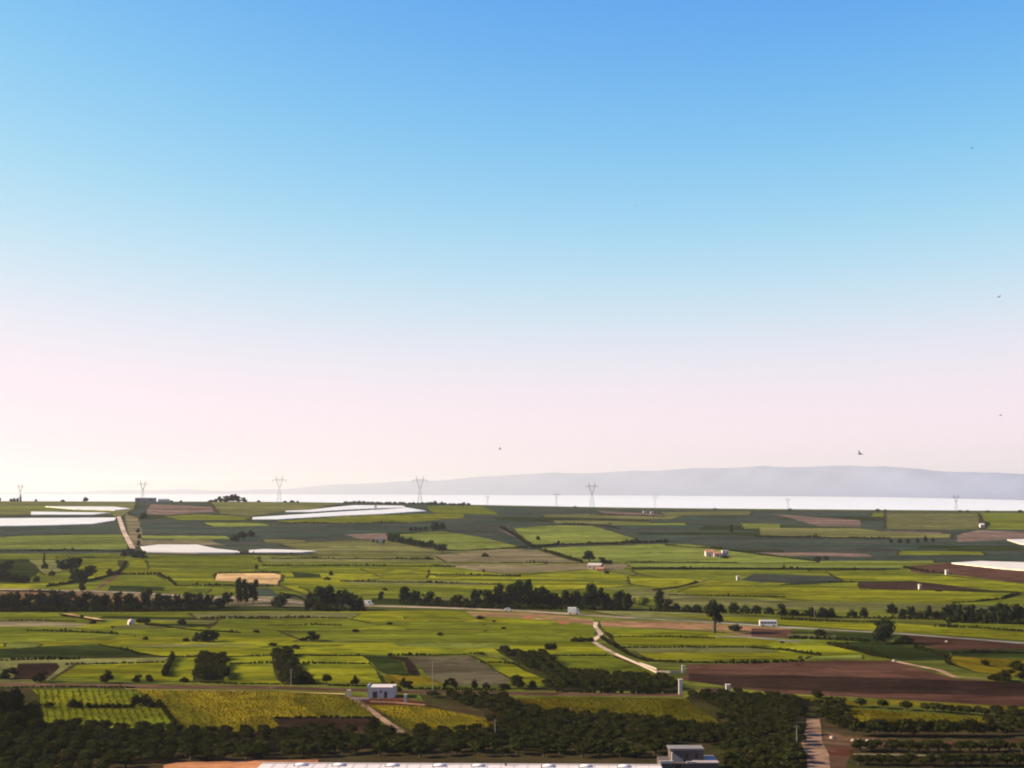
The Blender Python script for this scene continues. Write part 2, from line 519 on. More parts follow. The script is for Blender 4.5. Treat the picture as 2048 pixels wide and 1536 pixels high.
fld('bank', (930,1222),(1040,1223),(1190,1238),(1190,1250),(1050,1236),(950,1232))
fld('or', (1044,1232),(1062,1232),(1066,1238),(1048,1238))
fld('or', (1113,1241),(1128,1240),(1140,1243),(1143,1249),(1120,1249))
fld('bank', (1200,1240),(1420,1246),(1580,1258),(1584,1268),(1579,1281),(1500,1279),(1416,1266),(1205,1252))
fld('rb', (1500,1257),(1584,1260),(1580,1281),(1500,1278))
fld('yg', (1290,1226),(1420,1232),(1560,1236),(1800,1246),(2110,1268),(2110,1284),(1800,1264),(1600,1252),(1440,1240))
fld('dg', (1580,1262),(1750,1266),(1800,1272),(1770,1287),(1656,1285),(1580,1280))
fld('rb', (1800,1270),(2000,1284),(2110,1294),(2110,1300),(1900,1304),(1830,1286))
fld('g', (1900,1244),(2110,1252),(2110,1266),(1900,1256))
# --- right of the wall
fld('g', (1205,1254),(1430,1266),(1580,1282),(1656,1284),(1745,1312),(1780,1320),(1620,1322),(1320,1324),(1250,1296),(1225,1276))
slivers(9, 1240, 1620, 1260, 1314, ('g', 'ol', 'gf', 'dg'), 60, 200, 3, 7, 0.04)
fld('yg', (1205,1254),(1430,1264),(1560,1282),(1560,1292),(1240,1288))
fld('yg', (1270,1300),(1500,1298),(1600,1306),(1600,1318),(1300,1320))
fld('ol', (1240,1293),(1500,1293),(1560,1304),(1280,1306))
fld('yg', (1534,1288),(1656,1284),(1730,1309),(1656,1313),(1571,1310))
strip('asph', 4, (1430,1272),(1500,1274),(1600,1284), name='path')
fld('dg', (1656,1286),(1750,1284),(1898,1300),(1905,1322),(1800,1323),(1745,1312))
fld('dg', (1890,1300),(2110,1296),(2110,1316),(1905,1312))
fld('yo', (1900,1312),(2035,1319),(2110,1322),(2110,1352),(2009,1350),(1956,1345),(1898,1326))
fld('rb', (1370,1330),(1610,1322),(1780,1320),(1800,1328),(1911,1357),(2003,1362),(2110,1378),(2110,1418),(1700,1393),(1560,1386),(1460,1374),(1370,1360))
fld('br', (1380,1347),(1508,1349),(1800,1356),(2110,1366),(2110,1394),(1850,1388),(1640,1383),(1480,1375),(1380,1362))
strip('road', 2.2, (1788,1322),(1877,1340),(1911,1354),(1975,1358), name='path')
# --- left foreground strips
fld('ol', (-60,1318),(330,1315),(330,1322),(148,1330),(105,1359),(-60,1366))
fld('br', (34,1328),(116,1325),(126,1333),(88,1359),(26,1359))
fld('yg', (105,1358),(148,1331),(335,1322),(345,1316),(400,1314),(392,1364),(314,1362))
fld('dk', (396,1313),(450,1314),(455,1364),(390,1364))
strip('tp', 1.5, (428,1328),(427,1346), name='path')
fld('yg', (451,1314),(547,1312),(562,1367),(456,1366))
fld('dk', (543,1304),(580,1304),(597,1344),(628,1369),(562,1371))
fld('yg', (580,1308),(722,1311),(768,1366),(628,1368),(597,1344))
fld('dg', (722,1309),(776,1312),(805,1323),(824,1350),(768,1350))
fld('br', (776,1311),(816,1314),(848,1350),(824,1350),(805,1323))
fld('tpd', (816,1314),(943,1312),(1026,1360),(993,1371),(888,1368),(850,1347))
fld('yo', (768,1351),(850,1350),(890,1369),(768,1370))
fld('yg', (943,1311),(1001,1318),(1113,1366),(1060,1372),(1020,1356),(975,1326))
fld('dk', (985,1296),(1042,1307),(1090,1311),(1150,1350),(1320,1352),(1362,1364),(1362,1384),(1040,1380),(1113,1366),(1034,1328))
fld('g', (1100,1312),(1228,1312),(1318,1350),(1150,1351))
strip('pale', 2.0, (1192,1244),(1190,1252),(1202,1268),(1186,1282),(1200,1292),(1235,1310),(1280,1329),(1322,1348), name='path')
strip('trk', 7, (-60,1368),(300,1373),(540,1375),(700,1380),(860,1384),(1040,1387),(1366,1390), name='road')
strip('tan', 1.4, (250,1378),(540,1383),(690,1388), name='path')
# --- foreground
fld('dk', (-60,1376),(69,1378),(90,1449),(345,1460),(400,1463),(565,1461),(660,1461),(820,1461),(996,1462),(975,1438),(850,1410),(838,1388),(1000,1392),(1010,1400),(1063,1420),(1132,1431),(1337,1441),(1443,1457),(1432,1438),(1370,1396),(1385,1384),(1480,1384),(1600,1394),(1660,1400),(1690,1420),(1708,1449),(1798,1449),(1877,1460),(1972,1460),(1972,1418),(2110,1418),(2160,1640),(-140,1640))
fld('yg', (69,1378),(268,1379),(300,1392),(316,1404),(352,1449),(345,1461),(90,1450),(79,1410))
fld('yo', (275,1380),(540,1383),(669,1389),(730,1402),(748,1431),(545,1435),(566,1462),(400,1464),(352,1447),(316,1402))
fld('br', (547,1436),(750,1434),(766,1450),(735,1462),(658,1463),(568,1466))
fld('yo', (725,1408),(851,1411),(977,1438),(998,1463),(822,1463),(768,1430))
fld('rs', (690,1392),(735,1396),(800,1394),(858,1409),(840,1412),(725,1410))
strip('road', 2.0, (696,1391),(712,1400),(735,1415),(768,1440),(806,1467), name='path')
fld('yo', (1000,1397),(1137,1395),(1366,1398),(1434,1438),(1445,1458),(1337,1443),(1132,1432),(1063,1421))
fld('yo', (1540,1389),(1615,1393),(1660,1400),(1690,1400),(1900,1406),(2110,1416),(2110,1424),(1850,1412),(1690,1410),(1640,1402),(1540,1399))
fld('yo', (1687,1416),(1848,1427),(1972,1433),(1974,1462),(1877,1462),(1798,1450),(1706,1450))
fld('rs', (1648,1460),(1690,1472),(1790,1478),(1776,1492),(1704,1498),(1692,1540),(1700,1640),(1652,1640))
fld('rs', (1860,1484),(2110,1482),(2110,1492),(1900,1494))
fld('dk', (1700,1500),(2110,1500),(2120,1530),(1720,1536))
strip('tp', 1.6, (1706,1508),(1800,1509),(1900,1513),(2110,1520), name='path')
fld('road', (1605,1435),(1634,1438),(1648,1458),(1656,1540),(1668,1640),(1606,1640),(1612,1540),(1608,1444), name='road')
fld('or', (330,1530),(350,1525),(460,1522),(530,1520),(640,1519),(640,1640),(300,1640))

def densify(pts, step):
    out = []
    n = len(pts)
    for i in range(n):
        p, q = pts[i], pts[(i + 1) % n]
        k = max(1, int((q - p).length / step))
        for j in range(k):
            out.append(p.lerp(q, j / k))
    return out

def jitter_poly(pts, amp):
    """field edges are never ruler straight"""
    out = []
    for p in pts:
        am = min(amp, 0.0022 * p.y)
        out.append(Vector((p.x + rnd.uniform(-am, am), p.y + rnd.uniform(-am, am) * 1.5)))
    return out

def ribbon(pts2, wid):
    L, R = [], []
    n = len(pts2)
    for i, p in enumerate(pts2):
        d = (pts2[min(i + 1, n - 1)] - pts2[max(i - 1, 0)]).normalized()
        nn = Vector((-d.y, d.x))
        k = wid * 0.5 * rnd.uniform(0.88, 1.12)
        L.append(p + nn * k); R.append(p - nn * k)
    return L + R[::-1]

FM['mg'] = field_mat('rough_grass_margin', (.012, .014, .003), (.030, .030, .006), (.045, .028, .012), patch=0.08)
def grow(pts, d):
    n = len(pts)
    ar = sum(pts[i].x * pts[(i + 1) % n].y - pts[(i + 1) % n].x * pts[i].y for i in range(n))
    sg = 1 if ar > 0 else -1
    out = []
    for i in range(n):
        t = (pts[(i + 1) % n] - pts[i - 1])
        if t.length < 1e-6:
            out.append(pts[i]); continue
        t.normalize()
        out.append(pts[i] + Vector((t.y, -t.x)) * sg * d * rnd.uniform(.5, 1.3))
    return out

polys = []
LIST = []
for name, cls, pts in FIELDS:
    if pts[0] != 'strip' and cls in ('yg', 'g', 'gf', 'yo', 'ol', 'tan') and rnd.random() < .8:
        LIST.append(('field', 'mg', ('grown', pts)))
    LIST.append((name, cls, pts))
FIELDS = LIST
for name, cls, pts in FIELDS:
    if pts[0] == 'grown':
        g = densify([at(*p).to_2d() for p in pts[1]], 14)
        polys.append(grow(g, min(5.0, 0.0026 * g[0].y)))
        continue
    if pts[0] == 'strip':
        base = [at(*p).to_2d() for p in pts[2]]
        dens = []
        for i in range(len(base) - 1):
            k = max(1, int((base[i + 1] - base[i]).length / 12))
            dens += [base[i].lerp(base[i + 1], j / k) for j in range(k)]
        dens.append(base[-1])
        polys.append(ribbon(dens, pts[1]))
    else:
        g = [at(*p).to_2d() for p in pts]
        g = densify(g, 14)
        polys.append(jitter_poly(g, 1.1))

def inside(poly, xs, ys):
    r = np.zeros(len(xs), bool)
    n = len(poly)
    for i in range(n):
        x0, y0 = poly[i]; x1, y1 = poly[(i + 1) % n]
        if y0 == y1: continue
        c = ((y0 > ys) != (y1 > ys)) & (xs < (x1 - x0) * (ys - y0) / (y1 - y0) + x0)
        r ^= c
    return r

def build_ground():
    verts, edges = [], []
    for pl in polys:
        b = len(verts)
        verts += [Vector((p.x, p.y)) for p in pl]
        edges += [(b + i, b + (i + 1) % len(pl)) for i in range(len(pl))]
    D = 130.0
    while D < 6200:
        for k in range(-26, 27):
            verts.append(Vector((D * k * 0.025 * (1 + rnd.uniform(-.002, .002)), D)))
        D *= 1.045 if D < 2600 else 1.09
    for y in (-400, -150, 0, 80):
        for x in range(-900, 901, 150):
            verts.append(Vector((x, y)))
    for y in (-400, 200, 600, 1000, 1500, 2200, 3000, 4200, 6200):
        for x in (-7000, -5000, -4200, 4200, 5000, 7000):
            verts.append(Vector((x, y)))
    r = delaunay_2d_cdt(verts, edges, [], 0, 1e-4)
    vo, fo = r[0], r[2]
    V = np.array([(v.x, v.y) for v in vo])
    Z = terrain(V[:, 0], V[:, 1])
    T = np.array([f for f in fo if len(f) == 3])
    cx = V[T].mean(axis=1)
    owner = np.full(len(T), -1)
    for i, pl in enumerate(polys):
        owner[inside([(p.x, p.y) for p in pl], cx[:, 0], cx[:, 1])] = i
    for i in range(-1, len(polys)):
        tri = T[owner == i]
        if len(tri) == 0: continue
        ids, inv = np.unique(tri, return_inverse=True)
        inv = inv.reshape(tri.shape)
        vv = [(V[k, 0], V[k, 1], Z[k]) for k in ids]
        ff = []
        for t in inv:
            p0, p1, p2 = vv[t[0]], vv[t[1]], vv[t[2]]
            cr = (p1[0] - p0[0]) * (p2[1] - p0[1]) - (p1[1] - p0[1]) * (p2[0] - p0[0])
            ff.append(tuple(int(k) for k in (t if cr > 0 else t[::-1])))
        nm = 'ground' if i < 0 else FIELDS[i][0]
        me = mesh_from(nm, vv, ff)
        for p in me.polygons: p.use_smooth = True
        o = link_mesh(nm, me, GROUND_MAT if i < 0 else FM[FIELDS[i][1]])
        tag(o, kind='structure')
build_ground()

# ------------------------------------------------------------------ sea and far coast
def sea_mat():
    m, nt = mat_new('sea_painted_glitter')
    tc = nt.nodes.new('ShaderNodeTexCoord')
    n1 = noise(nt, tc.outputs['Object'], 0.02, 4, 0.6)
    out_bsdf(nt, (0.72, 0.66, 0.57), 0.3, None, 0.8)  # near-white base colour stands in for sun glitter on the water
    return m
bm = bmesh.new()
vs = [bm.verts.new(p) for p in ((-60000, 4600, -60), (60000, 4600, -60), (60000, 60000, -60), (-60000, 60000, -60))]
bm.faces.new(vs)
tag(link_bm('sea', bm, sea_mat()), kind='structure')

def build_mountain():
    # coast line and ridge heights read along the bearing
    bx = [-900, 0, 560, 800, 1000, 1250, 1450, 1640, 1720, 1800, 1860, 1950, 2048, 2500, 3200]
    base = [42000, 42000, 40000, 36000, 33500, 31000, 28500, 26000, 24600, 22800, 21200, 18800, 16500, 14500, 14500]
    top = [984, 984, 978, 963, 952, 942, 937, 931, 932, 937, 942, 945, 946, 950, 956]
    verts, faces = [], []
    nu, nv = 220, 26
    for i in range(nu + 1):
        px = -900 + 4100 * i / nu
        b = float(np.interp(px, bx, base)); t = float(np.interp(px, bx, top))
        t += 1.6 * math.sin(px / 61.0) + 1.0 * math.sin(px / 23.0 + 1)
        dr = b + 5200
        hz = CAMZ + (Y0 - t) / F * dr
        for j in range(nv + 1):
            f = j / nv
            D = b + 9800 * f
            prof = ss(f / 0.53) if f < 0.53 else 1 - 0.75 * ss((f - 0.53) / 0.47)
            k = (0.10 * math.sin(px / 37.0 + f * 9) + 0.08 * math.sin(px / 13.0 - f * 17) + 0.05 * math.sin(px / 6.1 + f * 31)) * math.sin(math.pi * min(1, f / 0.53)) if f < .53 else 0
            z = -62 + (hz + 62) * float(prof) * (1 + k * 0.8)
            u = (px - 1024) / F
            verts.append((u * D, D, z))
    for i in range(nu):
        for j in range(nv):
            a_ = i * (nv + 1) + j
            faces.append((a_, a_ + nv + 1, a_ + nv + 2, a_ + 1))
    me = mesh_from('mountain', verts, faces)
    for p in me.polygons: p.use_smooth = True
    m, nt = mat_new('mountain_haze_tint')
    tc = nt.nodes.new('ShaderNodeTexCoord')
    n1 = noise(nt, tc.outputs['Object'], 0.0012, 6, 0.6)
    out_bsdf(nt, mixc(nt, n1, (.110, .135, .215), (.155, .175, .260)), 0.95)  # pale blue of distance haze painted into the slope colours
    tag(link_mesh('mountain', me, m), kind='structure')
build_mountain()

# ------------------------------------------------------------------ haze
def build_haze():
    bm = bmesh.new()
    box(bm, -62000, 62000, -1500, 61000, -64.0, 560.0)
    m = bpy.data.materials.new('haze_air')
    m.use_nodes = True
    nt = m.node_tree
    for n in list(nt.nodes): nt.nodes.remove(n)
    v = nt.nodes.new('ShaderNodeVolumePrincipled')
    v.inputs['Color'].default_value = (1.0, 0.96, 0.90, 1)
    v.inputs['Density'].default_value = 0.000032
    v.inputs['Anisotropy'].default_value = 0.3
    o = nt.nodes.new('ShaderNodeOutputMaterial')
    nt.links.new(v.outputs[0], o.inputs['Volume'])
    tag(link_bm('haze', bm, m), kind='stuff')
build_haze()

#OBJECTS#
# ------------------------------------------------------------------ foliage and trees
FO = {
    'belt':  foliage('belt_leaves', (.005, .009, .005), (.036, .046, .017), 0.14, 0.35),
    'olive': foliage('olive_leaves', (.007, .009, .002), (.055, .054, .013), 0.14, 0.8),
    'bush':  foliage('bush_leaves', (.007, .008, .002), (.032, .032, .007), 0.12, 0.7),
    'pine':  foliage('pine_needles', (.003, .006, .005), (.010, .015, .009), 0.1, 0.6),
    'pale':  foliage('pale_leaves', (.080, .095, .020), (.150, .160, .035), 0.25, 0.6),
    'hedge': foliage('hedge_leaves', (.007, .009, .002), (.026, .027, .006), 0.10, 0.5),
    'crop':  foliage('crop_leaves', (.056, .046, .003), (.120, .092, .005), 0.3, 0.12),
}
BARK = plain('bark', (.055, .042, .030), 0.9, 0.3, 4.0, 0.05)

def leaf_cloud(blobs, n, size, seed, core=True, flat=0.0):
    """leaf clumps spread through a volume of overlapping lobes; returns verts, faces (unit metres)"""
    r = random.Random(seed)
    V, Fc = [], []
    tot = sum(b[3] * b[4] * b[5] for b in blobs) or 1
    if core:
        for (cx, cy, cz, rx, ry, rz) in blobs:
            b0 = len(V)
            nu, nv = 7, 5
            for j in range(nv + 1):
                th = math.pi * j / nv
                for i in range(nu):
                    ph = 2 * math.pi * i / nu + j * 0.4
                    k = 0.62 * r.uniform(0.75, 1.18)
                    V.append((cx + rx * k * math.sin(th) * math.cos(ph), cy + ry * k * math.sin(th) * math.sin(ph), cz + rz * k * math.cos(th)))
            for j in range(nv):
                for i in range(nu):
                    i2 = (i + 1) % nu
                    Fc.append((b0 + j * nu + i, b0 + (j + 1) * nu + i, b0 + (j + 1) * nu + i2, b0 + j * nu + i2))
    for (cx, cy, cz, rx, ry, rz) in blobs:
        m = max(6, int(n * rx * ry * rz / tot))
        for _ in range(m):
            while True:
                x, y, z = r.uniform(-1, 1), r.uniform(-1, 1), r.uniform(-1, 1)
                d = math.sqrt(x * x + y * y + z * z)
                if 0.05 < d <= 1: break
            k = (d ** 0.35) * r.uniform(0.78, 1.12) / d
            p = Vector((cx + rx * x * k, cy + ry * y * k, cz + rz * z * k))
            s = size * r.uniform(0.55, 1.3)
            nrm = Vector((x + r.gauss(0, .5), y + r.gauss(0, .5), z + r.gauss(0, .5) + 0.25)).normalized()
            u = nrm.orthogonal().normalized()
            u.rotate(Matrix.Rotation(r.uniform(0, 6.28), 3, nrm))
            v = nrm.cross(u) * r.uniform(0.5, 0.9)
            b0 = len(V)
            bend = nrm * s * 0.25
            for q in (p - u * s * .5 - bend, p - v * s * .5, p + u * s * .5 - bend, p + v * s * .5 + bend * .3):
                V.append(tuple(q))
            Fc.append((b0, b0 + 1, b0 + 2, b0 + 3))
    return V, Fc

def crown_blobs(kind, seed):
    """lobes of a crown of unit height 1 and width about 1 (x, y, z centre, radii)"""
    r = random.Random(seed)
    B = []
    if kind == 'broad':
        for i in range(11):
            a_ = 6.28 * i / 11 * 2.4 + r.uniform(-.5, .5)
            d = r.uniform(.08, .34); z = r.uniform(.20, .80)
            d *= 1.1 - .6 * max(0, z - .5)
            k = r.uniform(.13, .25)
            B.append((d * math.cos(a_), d * math.sin(a_), z, k * 1.15, k * 1.15, min(k, z)))
        B.append((r.uniform(-.12, .12), r.uniform(-.1, .1), .82, .17, .17, .17))
        B.append((r.uniform(-.06, .06), 0, .46, .32, .32, .34))
    elif kind == 'vase':
        for i in range(10):
            a_ = 6.28 * i / 10 * 2.3 + r.uniform(-.4, .4)
            d = r.uniform(.10, .36); z = r.uniform(.40, .86)
            k = r.uniform(.12, .20)
            B.append((d * math.cos(a_), d * math.sin(a_), z, k * 1.15, k * 1.15, k * .8))
        B.append((0, 0, .72, .30, .30, .20))
    elif kind == 'tall':
        for i in range(8):
            a_ = r.uniform(0, 6.28); z = .22 + .68 * i / 7
            d = r.uniform(.03, .16); k = r.uniform(.11, .18) * (1.15 - .5 * abs(z - .5))
            B.append((d * math.cos(a_), d * math.sin(a_), z, k * 1.2, k * 1.2, k * 1.1))
    elif kind == 'olive':
        for i in range(7):
            a_ = 6.28 * i / 7 + r.uniform(-.4, .4)
            d = r.uniform(.20, .36); z = r.uniform(.46, .74)
            k = r.uniform(.19, .28)
            B.append((d * math.cos(a_), d * math.sin(a_), z, k * 1.1, k * 1.1, k * .9))
        B.append((0, 0, .70, .33, .33, .26))
    elif kind == 'bush':
        for i in range(7):
            a_ = 6.28 * i / 7 + r.uniform(-.4, .4)
            d = r.uniform(.18, .40); z = r.uniform(.22, .50)
            k = r.uniform(.20, .32)
            B.append((d * math.cos(a_), d * math.sin(a_), z, k, k, min(k * 1.1, z)))
        B.append((0, 0, .55, .36, .36, .42))
    elif kind == 'pine':
        for i in range(7):
            a_ = 6.28 * i / 7 + r.uniform(-.5, .5)
            d = r.uniform(.16, .34); z = r.uniform(.60, .84)
            k = r.uniform(.14, .22)
            B.append((d * math.cos(a_), d * math.sin(a_), z, k * 1.25, k * 1.25, k * .75))
        B.append((0, 0, .78, .28, .28, .18))
    elif kind == 'cypress':
        for i in range(7):
            z = .12 + .8 * i / 6
            k = .115 * (1.0 - .72 * max(0, z - .35))
            B.append((r.uniform(-.015, .015), r.uniform(-.015, .015), z, k, k, .12))
    return B

CROWN = {}
def crown_mesh(kind, fol, var, n, size):
    key = (kind, fol, var, n)
    if key not in CROWN:
        V, Fc = leaf_cloud(crown_blobs(kind, hash_seed(kind, var)), n, size, 100 + var)
        me = mesh_from('crown', V, Fc)
        me.materials.append(FO[fol])
        CROWN[key] = me
    return CROWN[key]

def hash_seed(kind, var):
    return sum(ord(c) for c in kind) * 13 + var * 7

def trunk_mesh(kind, var):
    key = ('trunk', kind, var)
    if key not in CROWN:
        r = random.Random(var * 5 + len(kind))
        bm = bmesh.new()
        top = {'vase': .62, 'broad': .55, 'tall': .7, 'olive': .5, 'bush': .3, 'pine': .75, 'cypress': .5}[kind]
        rad = {'vase': .055, 'broad': .035, 'tall': .028, 'olive': .06, 'bush': .03, 'pine': .03, 'cypress': .02}[kind]
        mid = Vector((r.uniform(-.03, .03), r.uniform(-.03, .03), top * .5))
        bar(bm, (0, 0, -.03), mid, rad * 1.25, rad, 7)
        bar(bm, mid, (mid.x * .5, mid.y * .5, top), rad, rad * .5, 7)
        for i in range(4):
            a_ = 6.28 * i / 4 + r.uniform(0, 1)
            bar(bm, mid, (mid.x + .24 * math.cos(a_), mid.y + .24 * math.sin(a_), top * 1.05), rad * .6, rad * .2, 5)
        me = bpy.data.meshes.new('trunk')
        bm.to_mesh(me); bm.free()
        me.materials.append(BARK)
        CROWN[key] = me
    return CROWN[key]

KINDN = {'vase': 'broadleaf_tree', 'broad': 'broadleaf_tree', 'tall': 'tall_tree', 'olive': 'olive_tree', 'bush': 'bush', 'pine': 'pine_tree', 'cypress': 'cypress_tree'}
NLEAF = {'vase': 800, 'broad': 900, 'tall': 700, 'olive': 420, 'bush': 380, 'pine': 420, 'cypress': 420}
LSIZE = {'vase': .08, 'broad': .085, 'tall': .075, 'olive': .12, 'bush': .13, 'pine': .10, 'cypress': .06}
_tv = [0]

def plant(kind, fol, loc, height, width, label, group=None, parts=True, cat=None):
    _tv[0] += 1
    var = _tv[0] % 5
    nm = KINDN[kind]
    me = crown_mesh(kind, fol, var, NLEAF[kind], LSIZE[kind])
    rz = rnd.uniform(0, 6.28)
    if parts:
        t = empty(nm, loc, rz)
        link_mesh('crown', me, None, t)
        link_mesh('trunk' if kind != 'bush' else 'stem', trunk_mesh(kind, var), None, t)
    else:
        t = link_mesh(nm, me)
        t.location = loc; t.rotation_euler = (0, 0, rz)
    k = {'vase': 1.0, 'broad': 1.0, 'tall': .60, 'olive': 1.15, 'bush': 1.15, 'pine': .95, 'cypress': .26}[kind]
    t.scale = (width / k, width / k, height)
    tag(t, label, cat or ('bush' if kind == 'bush' else 'tree'), group)
    return t

def tree(kind, fol, px, py, hpx, wpx, label, group=None, crest=False, **kw):
    py0 = py
    p = at(px, py)
    if crest:
        d = ray(px, py)
        p = Vector((d.x * 2095, 2095, 0)); p.z = float(terrain(p.x, p.y))
    s = px_size(p)
    p.z -= 0.05
    return plant(kind, fol, p, hpx * s * 1.03 * rnd.uniform(.94, 1.08), wpx * s * (1.15 if kind == 'broad' else 1.0), label, group, parts=hpx >= 13, **kw)

# --- the belt of trees along the road
G = 'trees of the belt along the road'
def belt(label, items, fol='belt', group=G):
    for it in items:
        k, px, py, h, wd = it
        tree(k, fol, px, py, h, wd, label, group)
belt('dark leafy tree in the belt below the road, at the left edge of the photo',
     [('broad', -14, 1221, 40, 40), ('broad', 10, 1220, 34, 36), ('broad', 30, 1221, 38, 34), ('broad', 55, 1220, 34, 30), ('broad', 80, 1222, 40, 34)])
belt('dark rounded tree of the roadside belt below the cypress on the left',
     [('broad', 105, 1222, 42, 36), ('broad', 130, 1221, 38, 34), ('broad', 150, 1222, 32, 34), ('broad', 168, 1221, 38, 30), ('broad', 192, 1222, 32, 30)])
belt('dark tree of the belt where pale strips of road show between the crowns',
     [('broad', 212, 1221, 33, 28), ('tall', 236, 1221, 36, 26), ('broad', 258, 1221, 36, 30), ('broad', 272, 1220, 28, 26), ('tall', 292, 1220, 40, 26), ('broad', 316, 1220, 35, 30), ('broad', 337, 1219, 30, 26), ('broad', 357, 1218, 28, 26), ('broad', 378, 1218, 36, 32), ('broad', 398, 1217, 34, 28), ('broad', 418, 1216, 28, 26), ('bush', 440, 1215, 22, 30)])
belt('tall pointed dark tree standing below the tan stubble field',
     [('tall', 477, 1207, 44, 22), ('tall', 491, 1207, 46, 20), ('tall', 506, 1206, 42, 22)])
belt('low dark tree left of the pointed trees below the tan field', [('broad', 455, 1210, 28, 28)], group=None)
belt('single round dark tree in front of the pale road left of the big clump', [('broad', 561, 1215, 28, 36)], group=None)
belt('big dark tree of the dense clump that hides the road, left of the white van',
     [('broad', 622, 1218, 32, 30), ('broad', 643, 1220, 45, 34), ('broad', 662, 1220, 50, 38), ('broad', 684, 1220, 42, 36), ('broad', 703, 1219, 34, 30), ('bush', 720, 1219, 27, 24)])
belt('small feathery tree just above the white van on the road', [('tall', 761, 1202, 18, 16)], group=None)
belt('round green tree above the white van, left end of the right hand belt', [('broad', 812, 1207, 37, 34)], group=None)
belt('low dark tree above the pale road between the white van and the white car',
     [('broad', 832, 1208, 27, 26), ('broad', 856, 1210, 28, 28), ('bush', 876, 1211, 20, 28), ('broad', 911, 1213, 24, 26), ('bush', 932, 1214, 20, 26), ('broad', 953, 1215, 36, 30), ('broad', 975, 1216, 36, 32)])
belt('tallest dark tree of the belt, right above the white car on the road',
     [('broad', 1000, 1216, 48, 34), ('tall', 1017, 1217, 46, 30), ('tall', 1033, 1217, 58, 32), ('tall', 1052, 1217, 56, 34)])
belt('dark full tree of the belt between the white car and the white truck',
     [('broad', 1074, 1216, 40, 32), ('broad', 1093, 1216, 37, 30), ('broad', 1112, 1217, 33, 28), ('broad', 1134, 1218, 38, 34), ('broad', 1153, 1218, 40, 30)])
belt('dark tree of the belt right of the white truck on the road',
     [('broad', 1181, 1219, 48, 34), ('broad', 1200, 1219, 42, 30), ('broad', 1215, 1218, 32, 24), ('broad', 1238, 1220, 40, 34), ('broad', 1253, 1220, 36, 26)])
belt('pale yellow green bush at the right end of the dark belt', [('bush', 1286, 1211, 20, 34)], 'pale', None)
belt('dark conical tree standing alone right of the pale yellow green bush', [('tall', 1319, 1222, 37, 26)], group=None)
belt('lower round tree leaning on the dark conical tree right of the pale bush', [('broad', 1334, 1223, 27, 22)], group=None)
belt('low scrubby tree between the belt and the tall dark single tree',
     [('bush', 1352, 1223, 17, 26), ('bush', 1374, 1224, 16, 26), ('bush', 1394, 1225, 18, 24)])
tree('vase', 'belt', 1429, 1266, 62, 52, 'tall dark single tree with a bare lower trunk right of the brown embankment')
tree('bush', 'belt', 1470, 1262, 14, 34, 'low bush at the foot of the tall single tree')
belt('low scrubby tree right of the tall single tree, above the white bus',
     [('bush', 1468, 1224, 20, 30), ('bush', 1490, 1225, 16, 26), ('bush', 1512, 1225, 16, 26), ('bush', 1538, 1227, 14, 24), ('broad', 1566, 1232, 26, 18), ('bush', 1588, 1232, 14, 26)])
belt('dark shrub in the broken hedge row right of the white bus',
     [('bush', 1622, 1234, 20, 26), ('bush', 1645, 1235, 24, 26), ('bush', 1664, 1235, 22, 22), ('bush', 1705, 1235, 18, 24), ('bush', 1728, 1236, 22, 24), ('broad', 1785, 1232, 25, 22), ('bush', 1806, 1234, 18, 22), ('broad', 1824, 1236, 24, 20), ('bush', 1840, 1237, 16, 20), ('broad', 1857, 1238, 26, 20), ('bush', 1875, 1238, 18, 22)])
belt('dark tree of the dense wood edge at the right border of the photo',
     [('broad', 1897, 1242, 32, 30), ('broad', 1918, 1243, 36, 30), ('broad', 1941, 1243, 34, 30), ('broad', 1964, 1244, 30, 30), ('broad', 1988, 1245, 36, 32), ('broad', 2011, 1246, 38, 30), ('broad', 2034, 1246, 40, 32), ('broad', 2058, 1247, 42, 34)])
tree('broad', 'belt', 1769, 1287, 50, 50, 'broad dark tree standing alone on the right, in the green strip below the road')
tree('bush', 'bush', 1808, 1288, 18, 40, 'low bush right of the broad single tree on the right')
tree('bush', 'bush', 1640, 1271, 14, 30, 'dark bush right of the white bus, in the dark green strip')

# --- middle slope on the left
for px, py, h, wd in ((124, 1141, 22, 26), (140, 1140, 26, 26), (155, 1137, 22, 22)):
    tree('broad', 'belt', px, py, h, wd, 'dark tree of the tight clump right of the cypress on the left', 'clump by the cypress')
for px, py, h, wd in ((147, 1163, 24, 22), (160, 1170, 30, 24), (173, 1158, 26, 24), (184, 1147, 18, 20), (163, 1184, 22, 14)):
    tree('broad', 'belt', px, py, h, wd, 'dark tree in the slanting line running up from the road on the left', 'slanting tree line on the left')
for px, py, h, wd in ((30, 1165, 16, 24), (50, 1166, 18, 26), (74, 1164, 14, 20), (104, 1152, 13, 16)):
    tree('bush', 'bush', px, py, h, wd, 'low dark bush on the left, above the yellow green wedge by the road', 'bushes above the wedge')
for px, py, h, wd in ((-8, 1150, 26, 30), (6, 1166, 28, 30), (14, 1140, 18, 24)):
    tree('broad', 'belt', px, py, h, wd, 'blue green tree cut by the left edge above the road', 'trees cut by the left edge')
tree('cypress', 'pine', 88, 1127, 20, 6, 'slim dark cypress on the left, above the tight clump of trees')
tree('bush', 'bush', 90, 1138, 14, 16, 'brownish bush below the slim cypress')
tree('bush', 'bush', 219, 1151, 14, 18, 'dark bush beside the dark diagonal hedge on the left')
for px, py, h, wd in ((250, 1115, 17, 18), (263, 1114, 18, 18), (275, 1116, 16, 18), (285, 1117, 15, 16)):
    tree('broad', 'belt', px, py, h, wd, 'blue grey tree at the lower end of the pale slanting road', 'trees at the end of the slanting road')
